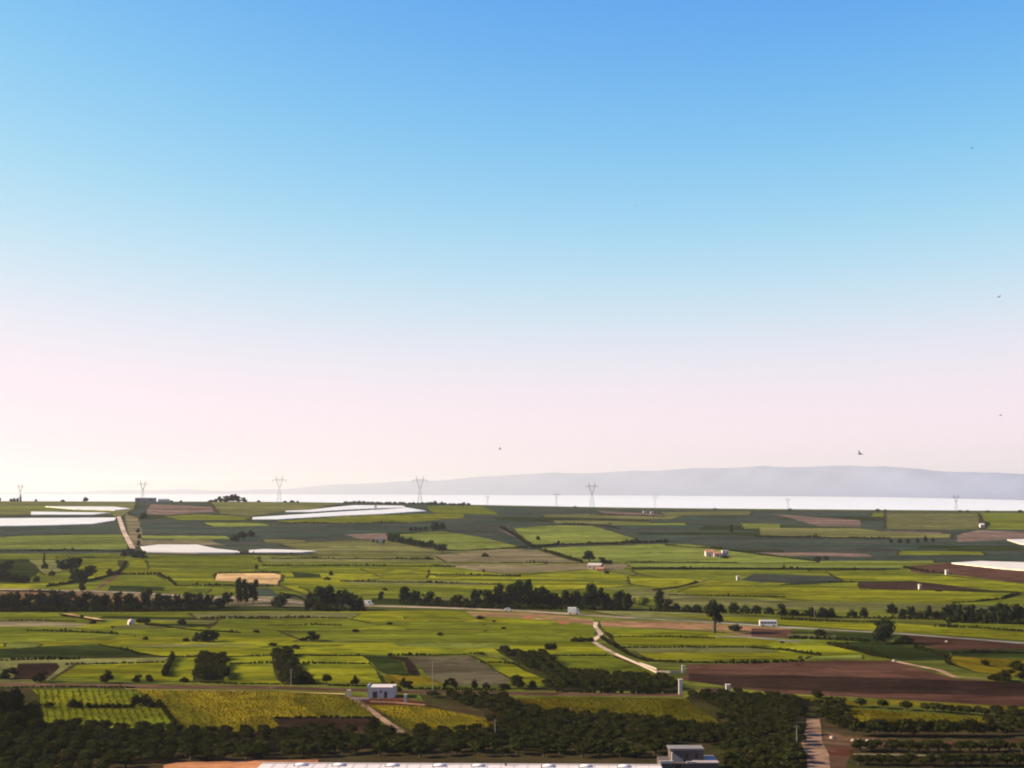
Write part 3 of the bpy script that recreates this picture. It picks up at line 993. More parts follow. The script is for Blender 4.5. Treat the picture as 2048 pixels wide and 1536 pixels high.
for px, py, h, wd in ((276, 1066, 11, 8), (278, 1078, 11, 8), (277, 1092, 12, 8)):
    tree('broad', 'belt', px, py, h, wd, 'small dark tree along the pale slanting road', 'trees along the slanting road')
tree('bush', 'belt', 287, 1038, 15, 22, 'dark green bush near the top of the pale slanting road')
for px, py, h, wd in ((470, 1083, 15, 22), (484, 1079, 18, 24), (500, 1074, 13, 20)):
    tree('bush', 'belt', px, py, h, wd, 'dark blue bush in the big dark field above the left white sheets', 'bushes in the dark field')
tree('bush', 'bush', 513, 1139, 11, 9, 'small bush right above the tan stubble field')
tree('bush', 'bush', 662, 1151, 10, 12, 'round dark bush in the yellow green field right of the tan stubble')
tree('bush', 'bush', 655, 1160, 7, 16, 'flat bush just below the round bush right of the tan stubble')
tree('bush', 'bush', 855, 1120, 8, 16, 'dark bush at the left tip of the taupe field')
tree('bush', 'bush', 970, 1114, 9, 18, 'round dark bush in the middle of the taupe field')
tree('bush', 'bush', 770, 1181, 6, 14, 'flat bush in the yellow green strip above the round green tree')
tree('bush', 'bush', 967, 1144, 6, 7, 'tiny bush on the edge below the taupe field')
for px, py, h, wd in ((866, 1062, 17, 14), (875, 1062, 19, 14), (884, 1061, 17, 13)):
    tree('broad', 'belt', px, py, h, wd, 'dark tree of the trio on the slope above the green field', 'trio on the slope')
for px, py, h, wd in ((822, 1062, 9, 11), (831, 1062, 10, 11), (841, 1062, 9, 11), (851, 1062, 10, 11)):
    tree('bush', 'belt', px, py, h, wd, 'low tree in the row left of the dark trio on the slope', 'row left of the trio')
for i in range(14):
    f = i / 13
    tree('broad' if i % 3 else 'bush', 'belt', 780 + 108 * f, 1082 + 20 * f + rnd.uniform(-1, 1), rnd.uniform(12, 17) * (1 if i > 1 else 1.1), 14, 'dark tree in the line right of the small white hut on the slope', 'tree line right of the hut')
for px, py, h in ((747, 1086, 9), (755, 1088, 8), (768, 1087, 9)):
    tree('broad', 'belt', px, py, h, 5, 'slim tree beside the small white hut on the slope', 'trees beside the hut')
tree('bush', 'bush', 1076, 1080, 9, 11, 'lone round tree in the pale green field in the middle of the slope')
tree('bush', 'bush', 1079, 1095, 7, 9, 'small bush at the left end of the hedge below the pale green field')
tree('cypress', 'pine', 1463, 1065, 17, 6, 'lone black cypress on the dark slope above the farmstead')
tree('broad', 'belt', 1179, 1123, 22, 24, 'dark tree above the tumbledown farmhouse')
tree('broad', 'belt', 1206, 1128, 13, 16, 'small tree right of the dark tree above the tumbledown farmhouse')
tree('bush', 'belt', 1220, 1128, 9, 16, 'low bush at the right end of the trees by the tumbledown farmhouse')
tree('bush', 'bush', 1213, 1148, 9, 12, 'bush below the tumbledown farmhouse')
for px, py, h in ((1782, 1086, 9), (1800, 1086, 11), (1816, 1087, 11), (1835, 1086, 12), (1851, 1085, 14), (1866, 1084, 9)):
    tree('bush', 'belt', px, py, h, 10, 'small dark tree in the spaced row on the far right slope', 'spaced row on the far slope')
tree('bush', 'belt', 1636, 1120, 8, 16, 'dark bush at the lower edge of the dark slope on the right')
tree('bush', 'belt', 1652, 1120, 9, 14, 'taller dark bush at the lower edge of the dark slope on the right')
tree('broad', 'belt', 1974, 1054, 11, 12, 'dark tree beside the far white hut near the right edge')
tree('bush', 'bush', 1876, 1183, 5, 15, 'flat dark bush in front of the brown strip on the right')
tree('bush', 'bush', 1450, 1117, 7, 22, 'hedge like bush at the front of the farmstead')

# --- trees on the skyline
for px, h, wd in ((422, 5, 14), (431, 7, 10), (440, 12, 13), (452, 13, 14), (461, 15, 14), (468, 17, 15), (476, 12, 12), (488, 10, 13)):
    tree('broad' if h > 8 else 'bush', 'pine', px, 1004, h, wd, 'dark rounded pine of the only clump on the skyline', 'pine clump on the skyline', crest=True)
for px, h, wd, k in ((-3, 11, 12, 'bush'), (22, 7, 8, 'bush'), (28, 8, 9, 'bush'), (35, 9, 7, 'bush'), (41, 14, 5, 'cypress'), (72, 6, 7, 'bush')):
    tree(k, 'pine', px, 1005, h, wd, 'small dark tree on the skyline at the far left', 'skyline trees at the far left', crest=True)
tree('bush', 'pine', 171, 1005, 10, 14, 'round black bush alone on the left skyline', crest=True)
for px, h, wd in ((125, 5, 10), (343, 4, 9), (362, 4, 8), (517, 5, 9), (570, 4, 9), (584, 5, 11), (595, 4, 8)):
    tree('bush', 'bush', px, 1005, h, wd, 'tiny scrub bush on the left half of the skyline', 'skyline scrub', crest=True)
for px in range(692, 940, 9):
    tree('bush', 'belt', px + rnd.uniform(-2, 2), 1008, rnd.uniform(4, 6), 13, 'low tree of the dark line on the skyline above the long white sheets', 'dark line on the skyline', crest=True)
for px, h, wd in ((870, 9, 12), (884, 8, 10), (928, 8, 9), (1150, 4, 9), (1430, 4, 10), (1580, 5, 8), (1755, 6, 12), (1770, 5, 10), (1920, 5, 10), (1935, 5, 9), (1975, 5, 10), (2040, 6, 14)):
    tree('bush', 'belt', px, 1020, h, wd, 'low bush on the skyline right of the long white sheets', 'skyline bushes on the right', crest=True)

# --- trees and bushes of the green plain and foreground
tree('bush', 'bush', 187, 1248, 11, 18, 'lone dark bush left of the white dome hut')
for px, py, h, wd in ((278, 1246, 11, 18), (292, 1247, 12, 22)):
    tree('bush', 'bush', px, py, h, wd, 'dark bush right of the white dome hut', 'bushes beside the dome hut')
tree('bush', 'bush', 364, 1249, 13, 20, 'dark bush between the dome hut and the large thicket')
tree('bush', 'bush', 372, 1283, 9, 18, 'small bush at the left foot of the large thicket in the plain')
for px, py, h, wd in ((395, 1283, 20, 24), (410, 1284, 23, 28), (428, 1283, 22, 26)):
    tree('broad', 'belt', px, py, h, wd, 'dark tree of the large thicket in the left of the green plain', 'thicket in the plain')
tree('bush', 'bush', 291, 1280, 8, 12, 'pale scrubby bush left of the large thicket')
tree('broad', 'belt', 625, 1282, 19, 26, 'lone round dark tree in the middle of the green plain')
tree('bush', 'bush', 608, 1281, 7, 26, 'low bush at the left foot of the lone round tree in the plain')
tree('bush', 'bush', 545, 1291, 7, 24, 'flat bush left below the lone round tree in the plain')
tree('bush', 'bush', 591, 1298, 10, 24, 'dark bush below the lone round tree in the plain')
tree('bush', 'bush', 572, 1297, 6, 18, 'small flat bush left of the dark bush below the lone round tree')
tree('bush', 'bush', 711, 1264, 7, 18, 'small dark bush right of the lone round tree in the plain')
tree('bush', 'bush', 780, 1249, 6, 18, 'small flat bush high in the plain, below the earth bank')
tree('bush', 'bush', 512, 1265, 6, 16, 'flat bush between the large thicket and the lone round tree')
tree('bush', 'bush', 880, 1272, 9, 16, 'pale green bush in the right of the plain')
tree('bush', 'bush', 960, 1238, 8, 18, 'dark bush at the upper right edge of the plain, by the earth bank')
tree('bush', 'bush', 1007, 1258, 5, 14, 'flat bush at the right of the plain below the earth bank')
for px in (1094, 1101, 1109):
    tree('bush', 'bush', px, 1300, 16, 15, 'square dark clump of bush in the plain left of the pale lane', 'square clump')
for px in (1150, 1166, 1180):
    tree('bush', 'bush', px, 1283, 9, 22, 'flat dark bush reaching the pale lane from the left', 'flat bushes at the lane')
L = 'dark tree along the brown track, left of the olive strips'
for px, py, h, wd in ((10, 1358, 22, 26), (26, 1350, 16, 22), (-12, 1356, 24, 28)):
    tree('broad', 'bush', px, py, h, wd, 'dark tree at the left edge beside the small brown field', 'trees at the left edge')
tree('broad', 'bush', 80, 1364, 21, 27, 'dark round tree at the right corner of the small brown field')
tree('broad', 'bush', 213, 1366, 27, 24, 'tallest lone tree on the brown track in the left foreground')
tree('broad', 'bush', 273, 1365, 16, 19, 'round tree on the brown track, first left of the hedge of olives')
tree('broad', 'bush', 298, 1365, 16, 17, 'round tree on the brown track, beside the slanting olive row')
tree('bush', 'bush', 369, 1364, 11, 22, 'low bush on the brown track left of the wide olive block')
tree('broad', 'bush', 594, 1368, 24, 32, 'big dark tree at the foot of the slanting olive strip')
tree('broad', 'bush', 621, 1368, 16, 14, 'small tree right of the big dark tree at the foot of the olive strip')
tree('olive', 'bush', 653, 1370, 22, 26, 'lone spreading tree between the olive strip and the white farmhouse')
tree('broad', 'bush', 711, 1371, 20, 17, 'upright tree nearest the left side of the white farmhouse')
for px, h in ((772, 9), (785, 12)):
    tree('bush', 'bush', px, 1373, h, 10, 'bush behind the roof of the white farmhouse', 'bushes behind the farmhouse')
tree('broad', 'bush', 808, 1376, 20, 15, 'dark tree right behind the white farmhouse')
tree('broad', 'bush', 818, 1378, 17, 17, 'lower dark tree right of the white farmhouse')
tree('bush', 'bush', 799, 1384, 11, 14, 'bush against the right wall of the white farmhouse')
tree('broad', 'bush', 893, 1372, 14, 13, 'small tree on the track between the farmhouse and the taupe field')
tree('broad', 'bush', 906, 1374, 18, 16, 'dark tree on the track below the taupe field')
tree('bush', 'bush', 948, 1377, 20, 19, 'bushy dark tree on the track, right of the tree below the taupe field')
tree('bush', 'bush', 972, 1377, 13, 18, 'low bush on the track between two dark trees below the taupe field')
tree('broad', 'bush', 1034, 1377, 28, 32, 'big dark tree at the lower right corner of the taupe field')
tree('broad', 'bush', 1066, 1378, 17, 17, 'smaller tree right of the big dark tree on the track')
tree('bush', 'bush', 1010, 1378, 12, 30, 'low bush left of the big dark tree on the track')
for px, py, h, wd in ((1679, 1413, 21, 33), (1722, 1415, 20, 30), (1766, 1418, 20, 28), (1812, 1421, 20, 32)):
    tree('olive', 'olive', px, py, h, wd, 'round tree in the spaced row of four at the top of the right ochre field', 'spaced row of four round trees')
for i, px in enumerate(range(1852, 1985, 17)):
    tree('olive', 'olive', px, 1423 + i * 1.4, 19, 26, 'tree of the closed hedge row right of the four round trees', 'closed row above the right ochre field')
tree('broad', 'bush', 1634, 1397, 20, 24, 'dark tree at the corner of the red brown field above the pale road')
for px, py, h, wd in ((1970, 1331, 12, 20), (2010, 1362, 24, 34), (2034, 1340, 18, 30), (2052, 1358, 30, 40), (1988, 1360, 12, 26)):
    tree('broad', 'bush', px, py, h, wd, 'dark tree by the small ochre field at the right edge', 'trees at the right ochre field')
# big trees of the left border
for px, py, h, wd in ((-20, 1450, 80, 70), (8, 1456, 78, 56), (36, 1452, 66, 50), (60, 1448, 44, 40), (70, 1458, 46, 38), (24, 1470, 48, 60)):
    tree('broad', 'bush', px, py, h, wd, 'big dark tree of the grove at the left edge of the foreground', 'grove at the left edge')
# the dark shrubs inside the left foreground field
for px, py, h, wd in ((146, 1416, 22, 26), (160, 1416, 16, 22)):
    tree('bush', 'bush', px, py, h, wd, 'dark bush at the left end of the shrub line in the left foreground field', 'left end of the shrub line')
for px, py, h, wd in ((272, 1411, 24, 26), (290, 1413, 28, 30), (306, 1415, 16, 20)):
    tree('bush', 'bush', px, py, h, wd, 'dark bush at the right end of the shrub line in the left foreground field', 'right end of the shrub line')
for px in range(178, 266, 12):
    tree('bush', 'bush', px, 1416, rnd.uniform(8, 11), 18, 'low shrub of the dark line across the left foreground field', 'middle of the shrub line')
tree('bush', 'bush', 97, 1415, 12, 26, 'low bush beside the big grove at the left edge')
tree('bush', 'bush', 388, 1462, 14, 16, 'bush at the lower left corner of the large ochre field')
tree('broad', 'bush', 748, 1460, 24, 34, 'dark tree beside the track at the small brown field')

# ------------------------------------------------------------------ hedges
HV = {}
def hedge(pts, hpx, label, group=None, fol='hedge', wid=None, gap=0.0):
    """one hedge along a pixel polyline, hpx = height in pixels of the photo"""
    P = [at(*p) for p in pts]
    org = P[0].copy()
    V, Fc = [], []
    r = random.Random(len(pts) * 31 + int(pts[0][0]))
    for i in range(len(P) - 1):
        a_, b_ = P[i], P[i + 1]
        Ln = (b_ - a_).length
        s = px_size((a_ + b_) / 2)
        h = hpx * s
        wd = wid or h * 0.9
        step = max(h * 0.55, 0.8)
        n = max(1, int(Ln / step))
        for k in range(n):
            if r.random() < (gap or .03): continue
            c = a_.lerp(b_, (k + r.random()) / n)
            c.z = float(terrain(c.x, c.y))
            hh = h * r.uniform(0.55, 1.1) * (0.95 + 0.4 * math.sin(c.x * .11 + i) * math.sin(c.x * .037 + 2 + c.y * .05)) * (1.5 if r.random() < .06 else 1)
            rx = max(step * 0.75, wd * .5)
            v, f = leaf_cloud([(c.x - org.x, c.y - org.y, c.z - org.z + hh * .46, rx, rx, hh * .54)], 22, max(0.35, hh * .42), r.randrange(99999))
            b0 = len(V)
            V += v
            Fc += [tuple(q + b0 for q in t) for t in f]
    me = mesh_from('hedge', V, Fc)
    me.materials.append(FO[fol])
    o = link_mesh('hedge', me)
    o.location = org
    tag(o, label, 'hedge', group)

HG = 'hedges between the fields'
for pts, h, lab in (
    (((-30, 1224), (120, 1224), (300, 1223), (440, 1219)), 15, 'dense dark undergrowth below the left end of the roadside belt'),
    (((606, 1221), (660, 1223), (728, 1222)), 15, 'dense dark undergrowth below the big clump left of the white van'),
    (((800, 1209), (960, 1217), (1070, 1219), (1260, 1222)), 14, 'dense dark undergrowth below the belt from the white van to the white truck'),
    (((1300, 1223), (1420, 1226), (1560, 1229), (1680, 1236), (1880, 1240)), 7, 'ragged low hedge under the scattered trees above the white bus'),
    (((1890, 1245), (1980, 1247), (2070, 1249)), 18, 'dense dark undergrowth of the wood edge at the right border'),
    (((1063, 1096), (1111, 1091), (1200, 1088), (1335, 1085)), 6, 'dark hedge under the pale green field in the middle of the slope'),
    (((1264, 1138), (1540, 1139), (1640, 1140), (1770, 1141)), 5, 'long dark hedge below the farmstead, second line down'),
    (((1000, 1126), (1168, 1126)), 3, 'thin hedge between the taupe fields left of the tumbledown house'),
    (((1253, 1125), (1475, 1126)), 3, 'thin dark hedge just below the farmstead'),
    (((253, 1124), (244, 1138), (232, 1148), (210, 1155), (185, 1162), (92, 1174)), 6, 'dark diagonal hedge curving down from the slanting road on the left'),
    (((237, 1149), (319, 1149), (345, 1165), (353, 1172), (430, 1172), (545, 1173)), 5, 'bent dark hedge below the left green fields, above the road'),
    (((435, 1146), (500, 1145), (560, 1146)), 3, 'thin hedge along the top of the tan stubble field'),
    (((540, 1117), (700, 1118), (868, 1119)), 3.5, 'long thin hedge left of the taupe field'),
    (((524, 1132), (700, 1132), (910, 1134)), 4, 'long dark hedge above the bright yellow green strip'),
    (((470, 1108), (540, 1109), (600, 1108)), 3, 'thin dark hedge under the right white sheet on the left slope'),
    (((0, 1103), (120, 1102), (245, 1104)), 5, 'dark hedge below the far green field on the left'),
    (((110, 1116), (190, 1116), (250, 1117)), 3, 'thin hedge left of the lower end of the slanting road'),
    (((862, 1150), (950, 1151), (1042, 1153)), 4, 'dark hedge in the bright strip above the tallest belt trees'),
    (((680, 1163), (850, 1166), (1000, 1170)), 4, 'long dark hedge across the yellow green fields above the belt'),
    (((560, 1187), (590, 1193), (625, 1206)), 4, 'dark slanting hedge running down to the big clump of the belt'),
    (((1337, 1190), (1450, 1193), (1572, 1195)), 4, 'dark hedge below the bright field on the right slope'),
    (((1306, 1181), (1350, 1176), (1395, 1165)), 3, 'ragged hedge beside the brown track above the belt'),
    (((1903, 1206), (1960, 1203), (2004, 1198), (2040, 1188)), 5, 'dark hedge curving up near the right edge'),
    (((1719, 1179), (1867, 1181), (1983, 1183)), 3, 'dark hedge along the brown strip on the right slope'),
    (((1560, 1171), (1655, 1166), (1714, 1164)), 3, 'dark hedge left of the brown strip on the right slope'),
    (((1806, 1135), (1850, 1144), (1903, 1149)), 4, 'dark hedge left of the reddish field by the cream sheet'),
    (((500, 1236), (600, 1236), (695, 1237)), 5, 'dark hedge in the upper plain below the round tree in front of the road'),
    (((537, 1251), (610, 1250), (685, 1251)), 3, 'thin hedge in the upper plain, second below the road'),
    (((121, 1232), (165, 1237), (210, 1244)), 4, 'hedge beside the tan strip in the upper left plain'),
    (((0, 1242), (80, 1242), (150, 1243)), 3, 'thin hedge at the left edge of the plain'),
    (((53, 1262), (148, 1264), (237, 1269)), 5, 'dark hedge left of the dome hut, in the left of the plain'),
    (((290, 1250), (340, 1255), (400, 1262), (480, 1266)), 4, 'hedge running from the dome hut towards the large thicket'),
    (((400, 1238), (470, 1237), (540, 1238)), 5, 'dark hedge above the large thicket, close to the road'),
    (((0, 1321), (80, 1320), (158, 1319)), 7, 'dark hedge at the left edge along the dark green triangle'),
    (((198, 1290), (240, 1298), (277, 1308), (324, 1314), (400, 1313)), 4, 'dark hedge along the long slope of the dark green triangle'),
    (((130, 1330), (240, 1327), (330, 1325)), 4, 'dark hedge across the strip fields on the left'),
    (((453, 1315), (500, 1312), (545, 1311)), 3, 'thin hedge between the wide olive block and the slanting olive strip, upper'),
    (((453, 1327), (500, 1327), (548, 1327)), 4, 'dark hedge between the wide olive block and the slanting olive strip, lower'),
    (((585, 1311), (650, 1312), (722, 1312)), 4, 'dark hedge between the plain and the strip field right of the slanting olive strip'),
    (((592, 1328), (660, 1327), (738, 1328)), 5, 'dark hedge above the bright field left of the farmhouse'),
    (((774, 1312), (860, 1311), (938, 1310)), 5, 'dark straight hedge along the top of the taupe field'),
    (((800, 1351), (822, 1351), (845, 1352)), 4, 'short dark hedge at the foot of the dark green trapezoid field'),
    (((938, 1308), (955, 1308), (970, 1310)), 6, 'short bushy hedge at the right end of the straight hedge'),
    (((960, 1325), (1001, 1326), (1040, 1330)), 4, 'thin hedge across the green field right of the taupe field'),
    (((1085, 1311), (1150, 1312), (1220, 1312)), 4, 'dark hedge along the top of the muted green field left of the lane'),
    (((1219, 1273), (1330, 1274), (1430, 1277)), 3.5, 'thin dark hedge right of the lane, uppermost'),
    (((1240, 1296), (1370, 1295), (1500, 1295)), 4, 'thin dark hedge right of the lane, in the middle of the green strips'),
    (((1290, 1323), (1400, 1326), (1510, 1327), (1610, 1323)), 7, 'dark hedge along the top of the red brown field'),
    (((1202, 1276), (1216, 1285), (1235, 1297), (1262, 1312), (1290, 1322)), 9, 'dark hedge on the right side of the pale lane'),
    (((1500, 1296), (1560, 1300), (1640, 1312)), 8, 'dark hedge right of the green strips, towards the pale path'),
    (((1580, 1278), (1660, 1279), (1740, 1284)), 9, 'dark hedge left of the broad single tree on the right'),
    (((1656, 1289), (1700, 1300), (1780, 1318)), 8, 'dark slanting hedge below the broad single tree on the right'),
    (((1830, 1296), (1880, 1310), (1900, 1330)), 12, 'dark hedge left of the small ochre field at the right edge'),
    (((1905, 1308), (1980, 1306), (2060, 1308)), 9, 'dark hedge above the small ochre field at the right edge'),
    (((1870, 1253), (1960, 1257), (2060, 1264)), 6, 'dark hedge above the road at the right edge'),
    (((1560, 1239), (1680, 1244), (1790, 1247)), 5, 'dark hedge in the yellow green strip right of the white bus'),
    (((0, 1376), (150, 1374), (270, 1376)), 4, 'dark hedge on the near side of the brown track, at the left'),
    (((400, 1366), (470, 1368), (560, 1369)), 4, 'dark hedge on the far side of the brown track, by the wide olive block'),
    (((660, 1372), (740, 1373), (800, 1376)), 5, 'dark hedge behind the white farmhouse'),
    (((840, 1379), (930, 1381), (1010, 1382)), 7, 'dark hedge along the track right of the farmhouse'),
    (((1113, 1384), (1200, 1386), (1300, 1388), (1352, 1387)), 12, 'thick dark hedge along the track left of the tall gate pillar'),
    (((345, 1316), (338, 1332), (328, 1354)), 12, 'short slanting row of olives crossing the left strip fields'),
    (((550, 1437), (650, 1436), (752, 1437)), 6, 'dark hedge above the small brown field in the foreground'),
    (((1480, 1392), (1545, 1396), (1620, 1402)), 7, 'dark hedge below the rubble ruin'),
    (((0, 1182), (60, 1184), (130, 1186)), 5, 'ragged hedge on the near side of the road at the left edge'),
    (((316, 1402), (330, 1420), (350, 1448)), 6, 'ragged hedge between the two large foreground fields on the left'),
    (((1000, 1056), (1030, 1072), (1062, 1094)), 5, 'dark slanting hedge left of the pale green field in the middle of the slope'),
    (((1087, 1101), (1120, 1112), (1165, 1124)), 5, 'dark slanting hedge between the taupe field and the green field of the farmstead'),
    (((895, 1102), (1000, 1098), (1058, 1095)), 3, 'thin hedge along the top of the taupe field'),
    (((560, 1046), (690, 1047), (816, 1046)), 3, 'thin dark hedge under the yellow green strip on the far slope'),
    (((1330, 1091), (1430, 1098), (1540, 1112), (1640, 1124)), 4, 'long dark hedge between the dark slope and the farmstead field'),
    (((1510, 1074), (1640, 1075), (1780, 1078)), 4, 'dark hedge on the far right slope left of the spaced row'),
    (((1180, 1030), (1260, 1031), (1330, 1034)), 3, 'thin brown hedge on the far slope below the two tiny houses'),
    (((1120, 1048), (1190, 1050), (1240, 1058)), 3, 'thin hedge along the top of the pale green field in the middle of the slope'),
):
    hedge(pts, h, lab, HG)

# ------------------------------------------------------------------ orchards of the foreground
ORCH = 'olive trees of the dark foreground orchard'
def poly_inside(pts, x, y):
    c = False
    n = len(pts)
    for i in range(n):
        x0, y0 = pts[i]; x1, y1 = pts[(i + 1) % n]
        if (y0 > y) != (y1 > y) and x < (x1 - x0) * (y - y0) / (y1 - y0) + x0:
            c = not c
    return c

def orchard_points(pix, spacing, ang, jit):
    g = [at(*p) for p in pix]
    xy = [(p.x, p.y) for p in g]
    ca, sa = math.cos(ang), math.sin(ang)
    out = []
    R = 260
    cx = sum(p[0] for p in xy) / len(xy); cy = sum(p[1] for p in xy) / len(xy)
    k = int(R / spacing)
    for i in range(-k, k + 1):
        for j in range(-k, k + 1):
            u, v = i * spacing, j * spacing
            x = cx + u * ca - v * sa + rnd.uniform(-jit, jit) * 1.2
            y = cy + u * sa + v * ca + rnd.uniform(-jit, jit)
            if poly_inside(xy, x, y): out.append((x, y))
    return out

BLOCKS = [
    ('dark olive tree of the foreground orchard left of the lower track', ((-60,1475),(90,1452),(345,1462),(400,1466),(565,1466),(800,1470),(820,1500),(520,1520),(345,1524),(-60,1580)), 4.2, 0.2),
    ('dark olive tree of the foreground orchard above the long white roof', ((822,1468),(996,1465),(978,1440),(1063,1424),(1132,1435),(1337,1446),(1443,1462),(1440,1490),(1330,1494),(1320,1516),(560,1514),(800,1498)), 4.2, 0.35),
    ('dark olive tree of the orchard between the farmhouse and the right ochre field', ((852,1394),(1000,1398),(1060,1424),(978,1436),(940,1420)), 4.3, 0.3),
    ('dark olive tree of the orchard left of the pale road', ((1376,1394),(1480,1392),(1600,1402),(1602,1600),(1455,1600),(1448,1500),(1446,1458),(1434,1436)), 4.2, 0.15),
    ('dark tree of the grove right of the upper end of the pale road', ((1622,1406),(1664,1408),(1692,1424),(1706,1452),(1690,1466),(1650,1456)), 5.0, 0.1),
    ('dark tree of the orchard at the lower right edge of the photo', ((1978,1424),(2110,1424),(2110,1476),(1980,1474)), 5.4, 0.1),
]
orch = []
for lab, pix, spc, ang in BLOCKS:
    for (x, y) in orchard_points(pix, spc, ang, 0.9):
        orch.append((lab, x, y))
# rows right of the pale road
for row, n_, lab in ((((1712, 1472), (1975, 1474)), 19, 'dark tree of the row along the lower edge of the right ochre field'),
                     (((1706, 1503), (2090, 1504)), 19, 'dark tree of the spaced row on red soil, right of the pale road'),
                     (((1712, 1530), (2100, 1532)), 19, 'dark tree of the lowest row at the lower right corner')):
    a_, b_ = at(*row[0]), at(*row[1])
    for i in range(n_):
        c = a_.lerp(b_, (i + 0.5) / n_)
        orch.append((lab, c.x + rnd.uniform(-.8, .8), c.y + rnd.uniform(-1, 1)))
orch.sort(key=lambda t: t[2])
KEEP = 270
rest_v, rest_f = [], []
for i, (lab, x, y) in enumerate(orch):
    if abs(x / y) > 0.40: continue
    z = float(terrain(x, y)) - 0.05
    hgt = rnd.uniform(2.2, 3.3); wdt = rnd.uniform(3.2, 4.9)
    if lab.startswith('dark tree of the row along'): hgt, wdt = rnd.uniform(3.6, 4.8), rnd.uniform(4.5, 6.2)
    if i < KEEP:
        plant('olive', 'olive', (x, y, z), hgt, wdt, lab, ORCH + ': ' + lab[12:60])
    else:
        me = crown_mesh('olive', 'olive', i % 5, NLEAF['olive'], LSIZE['olive'])
        b0 = len(rest_v)
        rest_v += [(x + v.co.x * wdt / 1.15, y + v.co.y * wdt / 1.15, z + v.co.z * hgt) for v in me.vertices]
        rest_f += [tuple(q + b0 for q in p.vertices) for p in me.polygons]
print('orchard trees', len(orch))
if rest_v:
    me = mesh_from('orchard', rest_v, rest_f); me.materials.append(FO['olive'])
    tag(link_mesh('orchard', me), 'farther rows of dark olive trees in the foreground orchards', 'orchard', kind='stuff')
# small olive blocks in the strip fields, too dense to count
rest_v, rest_f = [], []
for pix, spc in ((((398,1317),(424,1317),(424,1360),(394,1361)), 3.1), (((432,1317),(449,1317),(452,1360),(432,1360)), 3.1),
                 (((546,1308),(578,1308),(595,1346),(620,1368),(566,1369)), 3.2),
                 (((990,1299),(1042,1310),(1090,1314),(1146,1349),(1300,1356),(1355,1368),(1355,1382),(1060,1380),(1113,1366),(1034,1328)), 4.2)):
    for (x, y) in orchard_points(pix, spc, 0.1, 0.6):
        z = float(terrain(x, y)) - .05
        hgt = rnd.uniform(2.4, 3.4); wdt = rnd.uniform(3.4, 4.8)
        me = crown_mesh('olive', 'olive', rnd.randrange(5), NLEAF['olive'], LSIZE['olive'])
        b0 = len(rest_v)
        rest_v += [(x + v.co.x * wdt / 1.15, y + v.co.y * wdt / 1.15, z + v.co.z * hgt) for v in me.vertices]
        rest_f += [tuple(q + b0 for q in p.vertices) for p in me.polygons]
me = mesh_from('orchard', rest_v, rest_f); me.materials.append(FO['olive'])
tag(link_mesh('orchard', me), 'dense dark olive blocks among the strip fields beyond the brown track', 'orchard', kind='stuff')

# ------------------------------------------------------------------ crops with real height in the near fields
def crop(pix, row, gap, hgt, ang, name='crop'):
    g = [at(*p) for p in pix]
    xy = [(p.x, p.y) for p in g]
    ca, sa = math.cos(ang), math.sin(ang)
    x0, x1 = min(p[0] for p in xy), max(p[0] for p in xy)
    y0, y1 = min(p[1] for p in xy), max(p[1] for p in xy)
    cx, cy = (x0 + x1) / 2, (y0 + y1) / 2
    R = math.hypot(x1 - x0, y1 - y0) / 2
    V, Fc = [], []
    i = -int(R / row)
    while i * row < R:
        v = i * row
        u = -R
        while u < R:
            x = cx + u * ca - v * sa + rnd.uniform(-.45, .45)
            y = cy + u * sa + v * ca + rnd.uniform(-.45, .45)
            u += gap * rnd.uniform(.7, 1.4)
            if rnd.random() < .05 or not poly_inside(xy, x, y): continue
            z = float(terrain(x, y))
            h = hgt * .62 * rnd.uniform(.5, 1.25)
            for _ in range(3):
                a_ = rnd.uniform(0, 6.28)
                dx, dy = math.cos(a_) * h * .55, math.sin(a_) * h * .55
                b0 = len(V)
                tx, ty = rnd.uniform(-.3, .3) * h, rnd.uniform(-.3, .3) * h
                V += [(x - dx, y - dy, z + h * .1), (x + dx, y + dy, z + h * .1), (x + dx * .8 + tx, y + dy * .8 + ty, z + h), (x - dx * .8 + tx, y - dy * .8 + ty, z + h * .85)]
                Fc.append((b0, b0 + 1, b0 + 2, b0 + 3))
        i += 1
    me = mesh_from(name, V, Fc); me.materials.append(FO['crop'])
    tag(link_mesh(name, me), None, None, kind='stuff')
crop(((69,1379),(268,1380),(300,1394),(316,1405),(350,1449),(345,1460),(90,1449),(79,1410)), 1.9, .8, .52, 1.9)
crop(((277,1381),(540,1384),(669,1390),(728,1402),(745,1430),(545,1434),(564,1461),(400,1463),(354,1447),(318,1402)), 2.1, .85, .52, 0.1)
crop(((727,1409),(851,1412),(975,1438),(996,1462),(822,1462),(770,1430)), 2.1, .85, .52, 0.1)
crop(((1002,1398),(1137,1396),(1366,1399),(1432,1438),(1443,1457),(1337,1442),(1132,1431),(1063,1420)), 2.1, .85, .55, 0.05)
crop(((1689,1418),(1848,1428),(1970,1434),(1972,1461),(1877,1461),(1798,1449),(1708,1449)), 2.1, .85, .52, 0.1)

